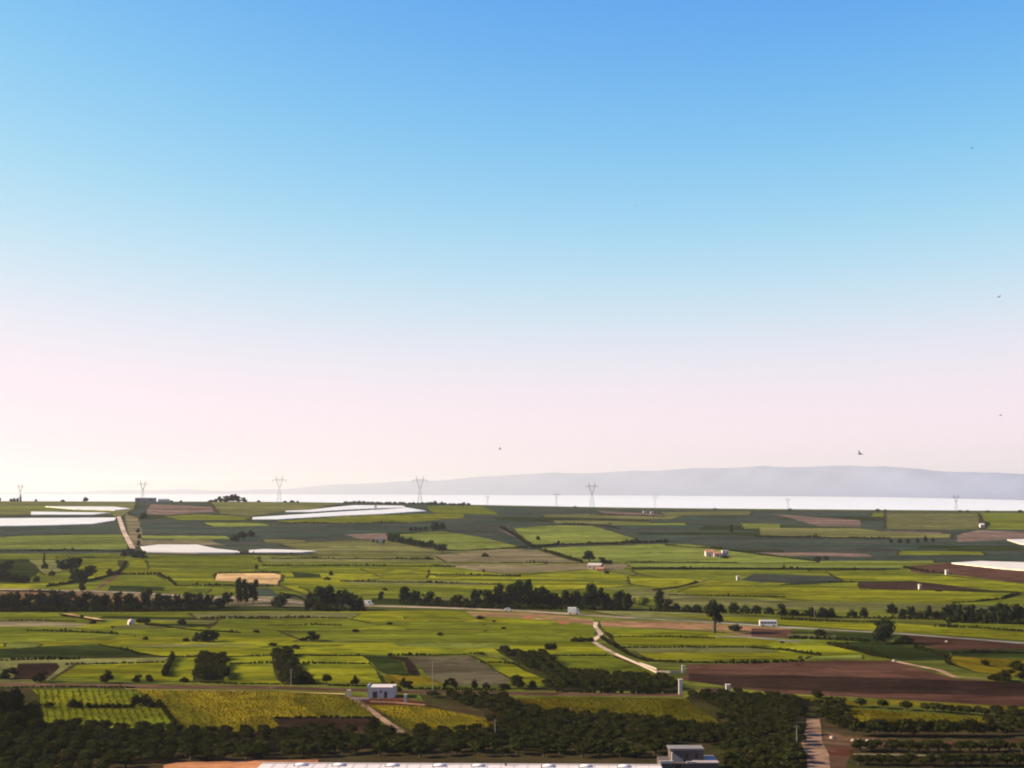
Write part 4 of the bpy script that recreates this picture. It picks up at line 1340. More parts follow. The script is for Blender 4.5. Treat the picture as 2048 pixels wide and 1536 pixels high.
# ------------------------------------------------------------------ white sheeting over the crops
def sheet_mat(name, c):
    m, nt = mat_new(name)
    tc = nt.nodes.new('ShaderNodeTexCoord')
    n1 = noise(nt, tc.outputs['Object'], 0.06, 4, 0.6)
    wv = nt.nodes.new('ShaderNodeTexWave')
    wv.bands_direction = 'Y'; wv.inputs['Scale'].default_value = 0.03; wv.inputs['Distortion'].default_value = 3.0
    nt.links.new(tc.outputs['Object'], wv.inputs['Vector'])
    f = mathn(nt, 'ADD', mathn(nt, 'MULTIPLY', n1, .6), mathn(nt, 'MULTIPLY', wv.outputs['Fac'], .4))
    col = mixc(nt, maprange(nt, f, .3, .7, 0, 1), tuple(x * .66 for x in c), c)
    out_bsdf(nt, col, 0.35, (n1, .3, .3), 0.4)
    return m
SHW = sheet_mat('white_plastic', (.76, .66, .53))
SHC = sheet_mat('cream_plastic', (.70, .56, .40))
def sheeting(pix, label, mat, hgt=0.9):
    g2 = densify([at(*p).to_2d() for p in pix], 10)
    org = g2[0].copy()
    verts = [p - org for p in g2]
    edges = [(i, (i + 1) % len(g2)) for i in range(len(g2))]
    nb = len(g2)
    xs = [p.x for p in g2]; ys = [p.y for p in g2]
    pl = [(p.x, p.y) for p in g2]
    for x in np.arange(min(xs), max(xs), 12.0):
        for y in np.arange(min(ys), max(ys), 12.0):
            if poly_inside(pl, x, y): verts.append(Vector((x + rnd.uniform(-1, 1), y + rnd.uniform(-1, 1))) - org)
    vo, _, fo = delaunay_2d_cdt(verts, edges, [], 1, 1e-4)[:3]
    V = []
    for v in vo:
        x, y = v.x + org.x, v.y + org.y
        V.append((v.x, v.y, float(terrain(x, y)) + hgt + rnd.uniform(-.05, .05)))
    Fc = []
    for t in fo:
        p0, p1, p2 = (V[k] for k in t[:3])
        cr = (p1[0] - p0[0]) * (p2[1] - p0[1]) - (p1[1] - p0[1]) * (p2[0] - p0[0])
        Fc.append(tuple(t) if cr > 0 else tuple(t[::-1]))
    ec = {}
    for f in Fc:
        for i in range(len(f)):
            k = (f[i], f[(i + 1) % len(f)])
            ec[k] = 1
    low = {}
    for (i, j) in list(ec):
        if (j, i) in ec: continue
        for k in (i, j):
            if k not in low:
                low[k] = len(V); x, y, z = V[k]; V.append((x, y, z - hgt - .3))
        Fc.append((j, i, low[i], low[j]))
    me = mesh_from('crop_sheeting', V, Fc); me.materials.append(mat)
    o = link_mesh('crop_sheeting', me)
    o.location = (org.x, org.y, 0)
    tag(o, label, 'plastic sheeting', 'sheets of plastic laid over the crops')
sheeting(((90,1014),(227,1014.5),(262,1018.5),(229,1021.5),(150,1019)), 'thin white plastic sheet over the crop, topmost at the left skyline', SHW)
sheeting(((62,1024.5),(219,1026.5),(185,1030.5),(62,1030.5)), 'narrow pale plastic sheet between two others near the left skyline', SHW)
sheeting(((-40,1038),(232,1036.5),(229,1042),(185,1049),(92,1052),(-40,1054)), 'long white plastic sheet cut by the left edge, left of the slanting road', SHW)
sheeting(((281,1095),(316,1091),(395,1091),(432,1099),(474,1103.5),(482,1107),(395,1107),(290,1105.5)), 'cream white plastic sheet right of the lower end of the slanting road', SHC)
sheeting(((498,1102),(530,1100),(600,1102),(634,1104),(600,1106.5),(498,1107)), 'thin cream plastic sheet right of the larger cream one on the left slope', SHC)
sheeting(((571,1023),(619,1021),(711,1011.5),(806,1012.5),(812,1016),(700,1020),(625,1025),(571,1025)), 'upper white plastic sheet on the rounded hilltop', SHW)
sheeting(((505,1036),(625,1028.5),(700,1023.5),(770,1020),(815,1016.5),(853,1023),(764,1029),(685,1032.5),(553,1040),(505,1040)), 'lower long white plastic sheet on the rounded hilltop', SHW)
sheeting(((1903,1127.5),(1961,1124),(2090,1128),(2090,1145),(2009,1139)), 'cream plastic sheet at the right edge above the reddish field', SHC)
sheeting(((2014,1080.5),(2090,1079),(2090,1093),(2040,1089)), 'small cream plastic sheet cut by the right edge on the far slope', SHC)

# ------------------------------------------------------------------ the slanting road on the far left slope
def road_ribbon(pts, wid, mat, name):
    P = [at(*p) for p in pts]
    L2 = []
    for i in range(len(P) - 1):
        k = max(1, int((P[i + 1] - P[i]).length / 10))
        L2 += [P[i].to_2d().lerp(P[i + 1].to_2d(), j / k) for j in range(k)]
    L2.append(P[-1].to_2d())
    V, Fc = [], []
    for i, p in enumerate(L2):
        d = (L2[min(i + 1, len(L2) - 1)] - L2[max(i - 1, 0)]).normalized()
        n = Vector((-d.y, d.x)) * wid * .5
        for q in (p + n, p - n):
            V.append((q.x, q.y, float(terrain(q.x, q.y)) + .12))
    for i in range(len(L2) - 1):
        Fc.append((2 * i, 2 * i + 1, 2 * i + 3, 2 * i + 2))
    me = mesh_from(name, V, Fc); me.materials.append(mat)
    tag(link_mesh(name, me), kind='structure')
road_ribbon(((237, 1033), (241, 1044), (247, 1062), (256, 1080), (266, 1098)), 4.5, FM['pale'], 'road')

# ------------------------------------------------------------------ buildings
WHITE = plain('white_plaster', (.46, .38, .31), .85, .3, 1.2)
CREAM = plain('cream_plaster', (.36, .29, .22), .85, .15, .8)
GREYP = plain('grey_render', (.17, .145, .125), .85, .2, .6)
BROWN = plain('brown_stucco', (.085, .058, .048), .85, .2, .7)
TILE = plain('roof_tile', (.30, .13, .075), .85, .3, 2.0)
DARK = plain('dark_opening', (.02, .016, .016), .5, .2, 1.0)
WOOD = plain('dark_door_wood', (.06, .03, .02), .6, .2, 3.0)
ROOFW = plain('white_roof_sheet', (.56, .47, .40), .55, .12, .25)
STONE = plain('pale_limestone', (.28, .215, .16), .9, .25, 1.5)
RUBBLE = plain('reddish_rubble', (.19, .095, .055), .95, .35, 1.2)
GLASS = plain('window_glass', (.03, .035, .04), .12, .1, 1.0, .6)
METAL = plain('galvanised_steel', (.17, .17, .18), .55, .12, 2.0, .4, .6)
CARW = plain('white_car_paint', (.72, .63, .53), .3, .03, 1.0, .5)
RUB = plain('tyre_rubber', (.015, .015, .015), .8, .1, 3.0)

def gable(bm, x0, x1, y0, y1, z0, z1, over=.3, t=.15):
    """gabled roof, ridge along x"""
    ym = (y0 + y1) / 2
    for s in (0, 1):
        ye = y0 - over if s == 0 else y1 + over
        ze = z0 - over * (z1 - z0) / (ym - y0)
        vs = [bm.verts.new(p) for p in ((x0 - over, ye, ze), (x1 + over, ye, ze), (x1 + over, ym, z1), (x0 - over, ym, z1),
                                        (x0 - over, ye, ze + t), (x1 + over, ye, ze + t), (x1 + over, ym, z1 + t), (x0 - over, ym, z1 + t))]
        for f in ((0, 1, 2, 3), (7, 6, 5, 4), (0, 4, 5, 1), (1, 5, 6, 2), (3, 2, 6, 7), (0, 3, 7, 4)):
            bm.faces.new([vs[i] for i in f])

def gable_ends(bm, x0, x1, y0, y1, z0, z1):
    ym = (y0 + y1) / 2
    for x in (x0, x1):
        vs = [bm.verts.new(p) for p in ((x, y0, z0), (x, y1, z0), (x, ym, z1))]
        bm.faces.new(vs)

# --- the white farmhouse by the brown track
def farmhouse():
    p = at(762, 1396)
    s = px_size(p)
    W = 53 * s; H = 21 * s; Dp = 6.5
    t = empty('farmhouse', p)
    tag(t, 'small white flat roofed farmhouse with two dark openings on the brown track', 'farmhouse')
    bm = bmesh.new()
    box(bm, -W / 2, W / 2, 0, Dp, -.3, H - .25)
    link_bm('wall', bm, WHITE, t)
    bm = bmesh.new()
    box(bm, -W / 2 - .1, W / 2 + .1, -.1, Dp + .1, H - .25, H)
    box(bm, -W / 2 - .1, -W / 2 + .1, -.1, Dp + .1, H, H + .35)
    box(bm, W / 2 - .45, W / 2 + .1, -.1, .9, H, H + .5)
    link_bm('roof', bm, WHITE, t)
    for x, wd in ((-1.75, 1.3), (1.35, .85)):
        d = newbox('door', WOOD, t, x - wd / 2, x + wd / 2, -.06, .05, 0, 1.75)
        newbox('lintel', STONE, d, x - wd / 2 - .15, x + wd / 2 + .15, -.10, .04, 1.75, 1.95)
    newbox('window', GLASS, t, -.35, .25, -.05, .04, 1.5, 2.1)
farmhouse()
def pillar(px, py, wpx, hpx, label, name='gate_pillar', mat=WHITE, group=None, dep=None):
    p = at(px, py); s = px_size(p)
    w_, h_ = wpx * s, hpx * s
    t = empty(name, p)
    bm = bmesh.new(); box(bm, -w_ / 2, w_ / 2, -(dep or w_) / 2, (dep or w_) / 2, -.3, h_ * .92, bevel=.04)
    link_bm('shaft', bm, mat, t)
    bm = bmesh.new(); box(bm, -w_ * .6, w_ * .6, -(dep or w_) * .58, (dep or w_) * .58, h_ * .92, h_, bevel=.03)
    link_bm('cap', bm, mat, t)
    tag(t, label, 'pillar', group)
pillar(698, 1392, 6, 12, 'short white gate pillar left of the farmhouse')
pillar(811, 1406, 5, 17, 'slim pale gate pillar right of the farmhouse, on its red forecourt')
pillar(1361, 1389, 7, 30, 'tallest white gate pillar, at the right end of the thick dark hedge')
pillar(1366, 1346, 4.5, 15, 'short white pillar at the right end of the pale lane wall')
pillar(1456, 1390, 8, 21, 'white block pillar right of the rubble ruin')

def wall_run(pts, hpx, label, name='garden_wall', mat=STONE, thick=.35):
    P = [at(*p) for p in pts]
    s = px_size(P[0]); h = hpx * s
    org = P[0].copy()
    V, Fc = [], []
    L2 = []
    for i in range(len(P) - 1):
        k = max(1, int((P[i + 1] - P[i]).length / 4))
        L2 += [P[i].to_2d().lerp(P[i + 1].to_2d(), j / k) for j in range(k)]
    L2.append(P[-1].to_2d())
    for i, q in enumerate(L2):
        d = (L2[min(i + 1, len(L2) - 1)] - L2[max(i - 1, 0)]).normalized()
        n = Vector((-d.y, d.x)) * thick * .5
        z = float(terrain(q.x, q.y)) - org.z
        hh = h * rnd.uniform(.88, 1.08)
        for (r_, zz) in ((q + n, z - .2), (q - n, z - .2), (q - n, z + hh), (q + n, z + hh)):
            V.append((r_.x - org.x, r_.y - org.y, zz))
    for i in range(len(L2) - 1):
        for j in range(4):
            Fc.append((4 * i + j, 4 * i + (j + 1) % 4, 4 * i + 4 + (j + 1) % 4, 4 * i + 4 + j))
    Fc += [(3, 2, 1, 0), tuple(4 * (len(L2) - 1) + j for j in range(4))]
    me = mesh_from(name, V, Fc); me.materials.append(mat)
    o = link_mesh(name, me); o.location = org
    bm = bmesh.new(); bm.from_mesh(me); bmesh.ops.recalc_face_normals(bm, faces=bm.faces); bm.to_mesh(me); bm.free()
    tag(o, label, 'wall')
wall_run(((1232, 1309), (1262, 1322), (1314, 1346)), 2.6, 'pale low stone wall along the left side of the lane')
wall_run(((1280, 1328), (1296, 1333), (1314, 1340)), 3.2, 'short pale wall piece parallel to the lane wall, right of it')
wall_run(((1316, 1345), (1340, 1346), (1364, 1346)), 4, 'pale wall with a fence top running right from the lane to the short pillar')
wall_run(((703, 1399), (720, 1399), (738, 1399)), 3, 'bright low wall in front of the farmhouse, left half', mat=WHITE)
wall_run(((740, 1404), (790, 1406), (850, 1411)), 2.5, 'low reddish wall along the front of the farmhouse yard', mat=RUBBLE)

def ruin():
    p = at(1425, 1393); s = px_size(p)
    t = empty('ruined_house', p)
    tag(t, 'low reddish rubble ruin between the tall pillar and the white block pillar', 'ruin')
    W = 44 * s
    bm = bmesh.new()
    box(bm, -W / 2, W / 2, 2.2, 2.8, -.2, 1.9)
    box(bm, -W / 2, -W / 2 + .5, 0, 2.2, -.2, 1.2)
    box(bm, W / 2 - .5, W / 2, 0, 2.2, -.2, 1.5)
    bmesh.ops.subdivide_edges(bm, edges=bm.edges[:], cuts=4, use_grid_fill=True)
    for v in bm.verts:
        if v.co.z > .9: v.co.z += rnd.uniform(-.45, .3)
        v.co.x += rnd.uniform(-.1, .1); v.co.y += rnd.uniform(-.1, .1)
    link_bm('wall', bm, RUBBLE, t)
    bm = bmesh.new()
    for _ in range(26):
        x, y, r_ = rnd.uniform(-W / 2, W / 2), rnd.uniform(-1.5, 2), rnd.uniform(.2, .5)
        vs = box(bm, x - r_, x + r_, y - r_ * .7, y + r_ * .7, -.1, r_ * 1.2)
        for v in vs: v.co += Vector((rnd.uniform(-.1, .1), rnd.uniform(-.1, .1), rnd.uniform(-.1, .1)))
    link_bm('rubble', bm, STONE, t)
ruin()

def cottage(px, py, wpx, hpx, label, wall=WHITE, roof=TILE, pitched=True, name='cottage', dep=None, rz=0.0, ht=None, win=2):
    p = at(px, py) if ht is None else ht
    s = px_size(p)
    W, H = wpx * s, hpx * s
    Dp = dep or max(4.0, W * .6)
    t = empty(name, p, rz)
    bm = bmesh.new()
    wh = H * .68 if pitched else H * .93
    box(bm, -W / 2, W / 2, 0, Dp, -.5, wh)
    if pitched: gable_ends(bm, -W / 2, W / 2, 0, Dp, wh, H)
    link_bm('wall', bm, wall, t)
    bm = bmesh.new()
    if pitched: gable(bm, -W / 2, W / 2, 0, Dp, wh, H)
    else: box(bm, -W / 2 - .15, W / 2 + .15, -.15, Dp + .15, wh, H)
    link_bm('roof', bm, roof, t)
    dw = min(1.0, W * .22)
    newbox('door', WOOD, t, -dw / 2, dw / 2, -.05, .05, 0, min(2.0, wh * .7))
    for i in range(win):
        x = (-1 if i % 2 else 1) * W * .32
        newbox('window', GLASS, t, x - W * .06, x + W * .06, -.05, .05, wh * .42, wh * .72)
    tag(t, label, 'building')
    return t
cottage(1420, 1113, 16, 13, 'white gabled house at the left end of the farmstead on the slope', WHITE, TILE, dep=8)
cottage(1436, 1114, 15, 10, 'low brown barn in the middle of the farmstead on the slope', CREAM, TILE, dep=7, name='barn')
cottage(1451, 1113, 12, 12, 'pale flat roofed house at the right end of the farmstead on the slope', WHITE, WHITE, False, dep=6)
cottage(1188, 1139, 26, 12, 'tumbledown farmhouse with a pale sloping roof below the dark tree', STONE, CREAM, dep=9, name='farmhouse', rz=-.3)
cottage(1200, 1143, 14, 8, 'brown shed leaning on the tumbledown farmhouse', RUBBLE, TILE, dep=4, name='shed', rz=-.3)
cottage(761, 1087, 5.5, 12, 'small white hut beside slim trees on the far slope', WHITE, WHITE, False, name='hut', dep=3, win=1)
cottage(1477, 1161, 6, 9, 'tiny white hut in the green field right of the brown track on the slope', WHITE, WHITE, False, name='hut', dep=3, win=1)
cottage(1841, 1180, 5, 11, 'tiny upright white hut on the brown strip of the right slope', WHITE, WHITE, False, name='hut', dep=2.5, win=1)
cottage(1895, 1150, 6, 10, 'tiny white hut below the cream sheet at the right', WHITE, WHITE, False, name='hut', dep=2.5, win=1)
cottage(1965, 1055, 8, 8, 'far white hut beside a dark tree near the right edge', WHITE, WHITE, True, name='hut', dep=5, win=1)
cottage(1290, 1026, 7, 4, 'left one of two tiny pale houses below the far skyline', WHITE, CREAM, False, name='house', dep=6, win=1)
cottage(1305, 1027, 7, 4, 'right one of two tiny pale houses below the far skyline', WHITE, CREAM, False, name='house', dep=6, win=1)
cottage(751, 1017, 4, 7, 'tiny white hut on the white sheets of the rounded hilltop', WHITE, WHITE, False, name='hut', dep=4, win=1)
def crest_at(px):
    d = ray(px, 1000)
    q = Vector((d.x * 2090, 2090, 0)); q.z = float(terrain(q.x, q.y))
    return q
GB = plain('bluish_cladding', (.20, .19, .165), .7, .12, .2)
cottage(289, 1003, 38, 8.5, 'long blue grey shed on the left skyline under a pylon', GB, GB, False, name='shed', dep=14, ht=crest_at(289), win=4)
cottage(326, 1003, 20, 6.5, 'short pale shed on the skyline right of the long blue grey one', WHITE, GB, True, name='shed', dep=10, ht=crest_at(326), win=2)

def dome_hut():
    p = at(262, 1249); s = px_size(p)
    t = empty('dome_hut', p)
    tag(t, 'small white rounded hut in the left of the green plain', 'hut')
    bm = bmesh.new()
    r_ = 7 * s; h_ = 11 * s
    n, k = 14, 6
    rings = []
    for j in range(k + 1):
        f = j / k
        rr = r_ * (1.0 if f < .4 else math.cos((f - .4) / .6 * math.pi / 2 * .94))
        rings.append([bm.verts.new((rr * math.cos(6.2832 * i / n), rr * math.sin(6.2832 * i / n), -.2 + (h_ + .2) * (f if f < .4 else .4 + .6 * math.sin((f - .4) / .6 * math.pi / 2)))) for i in range(n)])
    for j in range(k):
        for i in range(n):
            bm.faces.new((rings[j][i], rings[j][(i + 1) % n], rings[j + 1][(i + 1) % n], rings[j + 1][i]))
    bm.faces.new(rings[-1])
    link_bm('wall', bm, WHITE, t, True)
    newbox('door', WOOD, t, -.35, .35, -r_ - .04, -r_ + .4, 0, h_ * .5)
dome_hut()

# --- long white roof at the bottom edge
def warehouse():
    t = empty('warehouse', (0, 0, 0))
    tag(t, 'long white roofed warehouse with a row of roof domes at the bottom edge', 'warehouse')
    hz = 5.0
    def top(px, py):
        d = ray(px, py); k = (hz - CAMZ) / d.z
        return Vector((d.x * k, d.y * k, hz))
    A, B = top(524, 1526), top(1322, 1530)
    dx = (B - A).normalized(); ny = Vector((dx.y, -dx.x, 0))
    if ny.y > 0: ny = -ny
    t.location = A - Vector((0, 0, hz))
    t.rotation_euler = (0, 0, math.atan2(dx.y, dx.x))
    Lx = (B - A).length; Wy = 26
    newbox('wall', WHITE, t, .25, Lx - .25, -Wy + .25, -.25, -.3, hz - .35)
    bm = bmesh.new()
    box(bm, 0, Lx, -Wy, 0, hz - .35, hz - .08)
    box(bm, 0, Lx, -.3, 0.02, hz - .08, hz + .15)
    for i in range(1, 30):
        box(bm, Lx * i / 30 - .04, Lx * i / 30 + .04, -Wy, -.3, hz - .08, hz - .02)
    link_bm('roof', bm, ROOFW, t)
    for px in (604, 680, 786, 880, 957, 1096, 1170, 1246):
        q = top(px, 1527)
        x = (q - A).dot(dx)
        bm = bmesh.new()
        bmesh.ops.create_uvsphere(bm, u_segments=16, v_segments=8, radius=1)
        for v in bm.verts: v.co = Vector((x + v.co.x * 1.25, -1.6 + v.co.y * .9, hz - .05 + max(v.co.z, -.1) * .42))
        d = link_bm('roof_dome', bm, CARW, t, True)
        newbox('kerb', METAL, d, x - 1.35, x + 1.35, -2.6, -.6, hz - .09, hz + .04)
    newbox('vent_pipe', BROWN, t, (top(1012, 1527) - A).dot(dx) - .18, (top(1012, 1527) - A).dot(dx) + .18, -1.2, -.85, hz - .1, hz + 1.1)
warehouse()

# --- two level house at the bottom edge
def terrace_house():
    p = at(1376, 1545)
    t = empty('flat_roofed_house', p)
    s = px_size(p)
    tag(t, 'brown flat roofed two level house with an outside stair at the bottom edge', 'house')
    W = 118 * s
    X = lambda px: (px - 1376) * s
    newbox('ground_floor', BROWN, t, X(1322), X(1434), -1.0, 7.0, -.3, 2.1)
    newbox('terrace', plain('pale_terrace', (.30, .22, .19), .8, .15, .6), t, X(1386), X(1436), -1.2, 7.2, 2.1, 2.3)
    newbox('upper_floor', BROWN, t, X(1344), X(1409), 1.6, 6.6, 2.1, 4.35)
    bm = bmesh.new()
    box(bm, X(1341), X(1411), 1.4, 6.8, 4.35, 4.55)
    box(bm, X(1341), X(1411), 1.4, 1.6, 4.55, 4.75)
    link_bm('roof', bm, GREYP, t)
    newbox('parapet', WHITE, t, X(1320), X(1346), -1.2, -.8, 2.1, 2.65)
    newbox('parapet', WHITE, t, X(1372), X(1389), -1.2, -.8, 2.1, 2.5)
    bm = bmesh.new()
    for i in range(9):
        x0 = X(1345) + (X(1368) - X(1345)) * i / 9
        z1 = 4.0 - 1.6 * i / 9
        box(bm, x0, x0 + (X(1368) - X(1345)) / 9 - .01, 0.7, 1.58, 2.12, z1)
    link_bm('stair', bm, CREAM, t)
    for px in (1376, 1395):
        w_ = newbox('window', DARK, t, X(px) - .3, X(px) + .3, 1.54, 1.7, 2.7, 3.7)
        newbox('frame', BROWN, w_, X(px) - .4, X(px) + .4, 1.5, 1.62, 3.7, 3.8)
    newbox('door', DARK, t, X(1350), X(1362), -1.05, -.9, 0, 1.9)
terrace_house()

# ------------------------------------------------------------------ vehicles
def wheels(t, xs, ys, r_):
    for x in xs:
        for y in ys:
            bm = bmesh.new()
            bar(bm, (x, y - .12, r_), (x, y + .12, r_), r_, r_, 14)
            wl = link_bm('wheel', bm, RUB, t)
            bm = bmesh.new()
            bar(bm, (x, y - .13, r_), (x, y + .13, r_), r_ * .55, r_ * .55, 10)
            link_bm('rim', bm, METAL, wl)

def profile_body(name, prof, y0, y1, mat, t, bev=.06):
    bm = bmesh.new()
    a_ = [bm.verts.new((x, y0, z)) for x, z in prof]
    b_ = [bm.verts.new((x, y1, z)) for x, z in prof]
    n = len(prof)
    bm.faces.new(a_); bm.faces.new(b_[::-1])
    for i in range(n):
        bm.faces.new((a_[i], b_[i], b_[(i + 1) % n], a_[(i + 1) % n]))
    bmesh.ops.recalc_face_normals(bm, faces=bm.faces)
    bmesh.ops.bevel(bm, geom=bm.edges[:], offset=bev, segments=2, affect='EDGES')
    return link_bm(name, bm, mat, t)

def minibus():
    p = at(1537, 1253); s = px_size(p)
    t = empty('minibus', p, -.05); Lh = 17.5 * s
    tag(t, 'white bus with a dark window band below the broken hedge row on the right', 'bus')
    H = 12 * s
    profile_body('body', ((-Lh, .35), (Lh, .35), (Lh, 1.3), (Lh * .96, H), (-Lh * .98, H), (-Lh, 1.2)), 0, 2.2, CARW, t)
    for i in range(5):
        x0 = -Lh * .88 + i * Lh * .36
        newbox('window', GLASS, t, x0, x0 + Lh * .31, -.02, .03, H * .46, H * .74)
    newbox('windscreen', GLASS, t, Lh - .08, Lh + .015, .25, 1.95, H * .45, H * .78)
    wheels(t, (-Lh * .62, Lh * .62), (.1, 2.1), .42)
minibus()

def small_vehicle(px, py, Ln, H, kind, label):
    p = at(px, py)
    t = empty(kind, p, -.08)
    tag(t, label, {'van': 'van', 'car': 'car', 'truck': 'truck'}[kind])
    h = Ln / 2
    if kind == 'car':
        profile_body('body', ((-h, .3), (h, .3), (h, .75), (h * .55, .9), (h * .2, H), (-h * .6, H), (-h * .95, .95)), 0, 1.7, CARW, t)
        newbox('window', GLASS, t, -h * .5, h * .15, -.02, .03, .95, H - .12)
        newbox('windscreen', GLASS, t, h * .36, h * .42, .2, 1.5, .95, H - .25)
    elif kind == 'van':
        profile_body('body', ((-h, .35), (h, .35), (h, 1.0), (h * .7, 1.15), (h * .5, H), (-h, H)), 0, 1.9, CARW, t)
        newbox('window', GLASS, t, h * .15, h * .5, -.02, .03, 1.15, H - .2)
    else:
        profile_body('cab', ((h * .55, .4), (h, .4), (h, 1.3), (h * .9, H * .82), (h * .55, H * .82)), 0, 2.3, CARW, t)
        newbox('cargo_box', CARW, t, -h, h * .52, -.05, 2.35, .8, H, bevel=.05)
        newbox('window', GLASS, t, h * .68, h * .88, -.02, .03, 1.4, H * .72)
    wheels(t, (-h * .62, h * .64), (.08, 1.75 if kind != 'truck' else 2.2), .36 if kind != 'truck' else .48)
small_vehicle(735, 1210.5, 5.6, 2.3, 'van', 'small white van on the pale road right of the big dark clump')
small_vehicle(1017, 1222.5, 4.3, 1.5, 'car', 'white car on the pale road below the tallest belt trees')
small_vehicle(1147, 1229, 5.4, 3.3, 'truck', 'white box truck on the pale road, right of the white car')

# ------------------------------------------------------------------ pylons and poles
def pylon_tree():
    """a lattice pylon 1 unit tall with a Y fork and a long crossarm"""
    t = empty('pylon', (0, 0, 0))
    def rails(bm, z0, w0, z1, w1, xo0=0, xo1=0, n=4, r_=.0036):
        c0 = [Vector((xo0 + a_ * w0, b_ * w0, z0)) for a_, b_ in ((-1, -1), (1, -1), (1, 1), (-1, 1))]
        c1 = [Vector((xo1 + a_ * w1, b_ * w1, z1)) for a_, b_ in ((-1, -1), (1, -1), (1, 1), (-1, 1))]
        for i in range(4):
            bar(bm, c0[i], c1[i], r_, r_ * .9, 4)
            for k in range(n):
                p0 = c0[i].lerp(c1[i], k / n); p1 = c0[(i + 1) % 4].lerp(c1[(i + 1) % 4], (k + 1) / n)
                p2 = c0[(i + 1) % 4].lerp(c1[(i + 1) % 4], k / n); p3 = c0[i].lerp(c1[i], (k + 1) / n)
                bar(bm, p0, p1, r_ * .6, r_ * .6, 3)
                bar(bm, p2, p3, r_ * .6, r_ * .6, 3)
    bm = bmesh.new(); rails(bm, -.02, .115, .56, .034, n=5); link_bm('tower_body', bm, METAL, t)
    for s_ in (-1, 1):
        bm = bmesh.new(); rails(bm, .56, .020, .84, .018, s_ * .014, s_ * .150, n=4, r_=.0034)
        rails(bm, .84, .018, 1.0, .008, s_ * .150, s_ * .165, n=2, r_=.0032)
        link_bm('fork_arm', bm, METAL, t)
    bm = bmesh.new()
    for z, y in ((.84, -.02), (.84, .02), (.885, 0)):
        bar(bm, (-.36 if z < .86 else -.2, y, z), (.36 if z < .86 else .2, y, z), .005, .005, 4)
    for k in range(-9, 10):
        x = k * .039
        if abs(x) < .2: bar(bm, (x, -.02, .84), (x + .02, 0, .885), .003, .003, 3)
        bar(bm, (x, -.02, .84), (min(x + .039, .36), .02, .84), .003, .003, 3)
    for s_ in (-1, 1): bar(bm, (s_ * .36, 0, .84), (s_ * .2, 0, .885), .004, .004, 4)
    link_bm('crossarm', bm, METAL, t)
    for x in (-.34, 0, .34):
        bm = bmesh.new()
        for k in range(5):
            bar(bm, (x, 0, .838 - k * .018), (x, 0, .826 - k * .018), .008, .006, 6)
        link_bm('insulator', bm, GLASS, t)
    return t
proto = None
PYL = ((41, 968, 2150, 'faint pylon at the far left of the skyline'), (286, 962, 2110, 'pylon standing over the long blue grey shed on the skyline'),
       (559, 952, 2100, 'pylon on the skyline right of the pine clump'), (840, 952, 2100, 'pylon on the skyline above the right end of the long white sheets'),
       (1184, 965, 2100, 'pylon with a wide flat crossarm in the middle of the right half of the skyline'), (1912, 989, 2110, 'pylon on the skyline near the right edge'),
       (1310, 990, 2500, 'small far pylon just right of the wide crossarm pylon'), (1576, 996, 2500, 'tiny far pylon on the skyline above the mauve field'),
       (975, 990, 2600, 'tiny faint pylon left of the middle of the skyline'), (1113, 985, 2600, 'tiny faint pylon just left of the wide crossarm pylon'))
for px, pyt, D, lab in PYL:
    d = ray(px, pyt)
    x = d.x * D; gz = float(terrain(x, D)); top = CAMZ + d.z * D
    h = top - gz
    if proto is None:
        proto = pylon_tree(); o = proto
    else:
        o = copy_tree(proto)
    o.location = (x, D, gz); o.scale = (h * .74,) * 2 + (h,)
    o.rotation_euler = (0, 0, rnd.uniform(-.25, .25))
    tag(o, lab, 'pylon', 'pylons along the skyline')

POLE = plain('weathered_pole', (.16, .13, .11), .9, .2, 2.0)
def pole(px, py, hpx, label):
    p = at(px, py); s = px_size(p); h = hpx * s
    t = empty('utility_pole', p)
    bm = bmesh.new(); bar(bm, (0, 0, -.4), (0, 0, h), .13, .09, 8); link_bm('post', bm, POLE, t)
    bm = bmesh.new(); bar(bm, (-.6, 0, h - .35), (.6, 0, h - .35), .05, .05, 6); link_bm('crossarm', bm, POLE, t)
    for x in (-.5, 0, .5):
        bm = bmesh.new(); bar(bm, (x, 0, h - .3), (x, 0, h - .12), .05, .04, 6); link_bm('insulator', bm, GLASS, t)
    tag(t, label, 'utility pole', 'utility poles')
pole(865, 1384, 60, 'thin utility pole in the pale gap right of the farmhouse')
pole(582, 1374, 36, 'short utility pole at the foot of the slanting olive strip')
pole(1629, 1236, 24, 'utility pole in the broken hedge row right of the white bus')
pole(990, 1478, 38, 'utility pole in the foreground orchard above the long white roof')
pole(1143, 1440, 24, 'utility pole at the lower edge of the middle ochre field')
pole(1594, 1498, 46, 'pale utility pole on the left side of the pale road')

# --- stones on the red soil right of the road
def stone(px, py, wpx, label):
    p = at(px, py); s = px_size(p); r_ = wpx * s / 2
    bm = bmesh.new(); bmesh.ops.create_icosphere(bm, subdivisions=2, radius=r_)
    for v in bm.verts:
        v.co *= rnd.uniform(.82, 1.1); v.co.z = max(v.co.z * .8, -r_ * .3)
    o = link_bm('boulder', bm, STONE, None)
    o.location = p + Vector((0, 0, r_ * .25))
    tag(o, label, 'boulder', 'pale boulders on the red soil')
for px, py, wd in ((1706, 1482, 9), (1717, 1482, 8), (1735, 1483, 9), (1747, 1481, 6), (1728, 1487, 6)):
    stone(px, py, wd, 'pale boulder on red soil under the row along the right ochre field')
stone(1664, 1477, 11, 'big pale boulder on the red bank right of the pale road')
stone(1788, 1323, 9, 'white boulder at the corner of the red brown field where the pale path starts')
stone(1893, 1284, 6, 'white stone on the reddish ground right of the broad single tree')

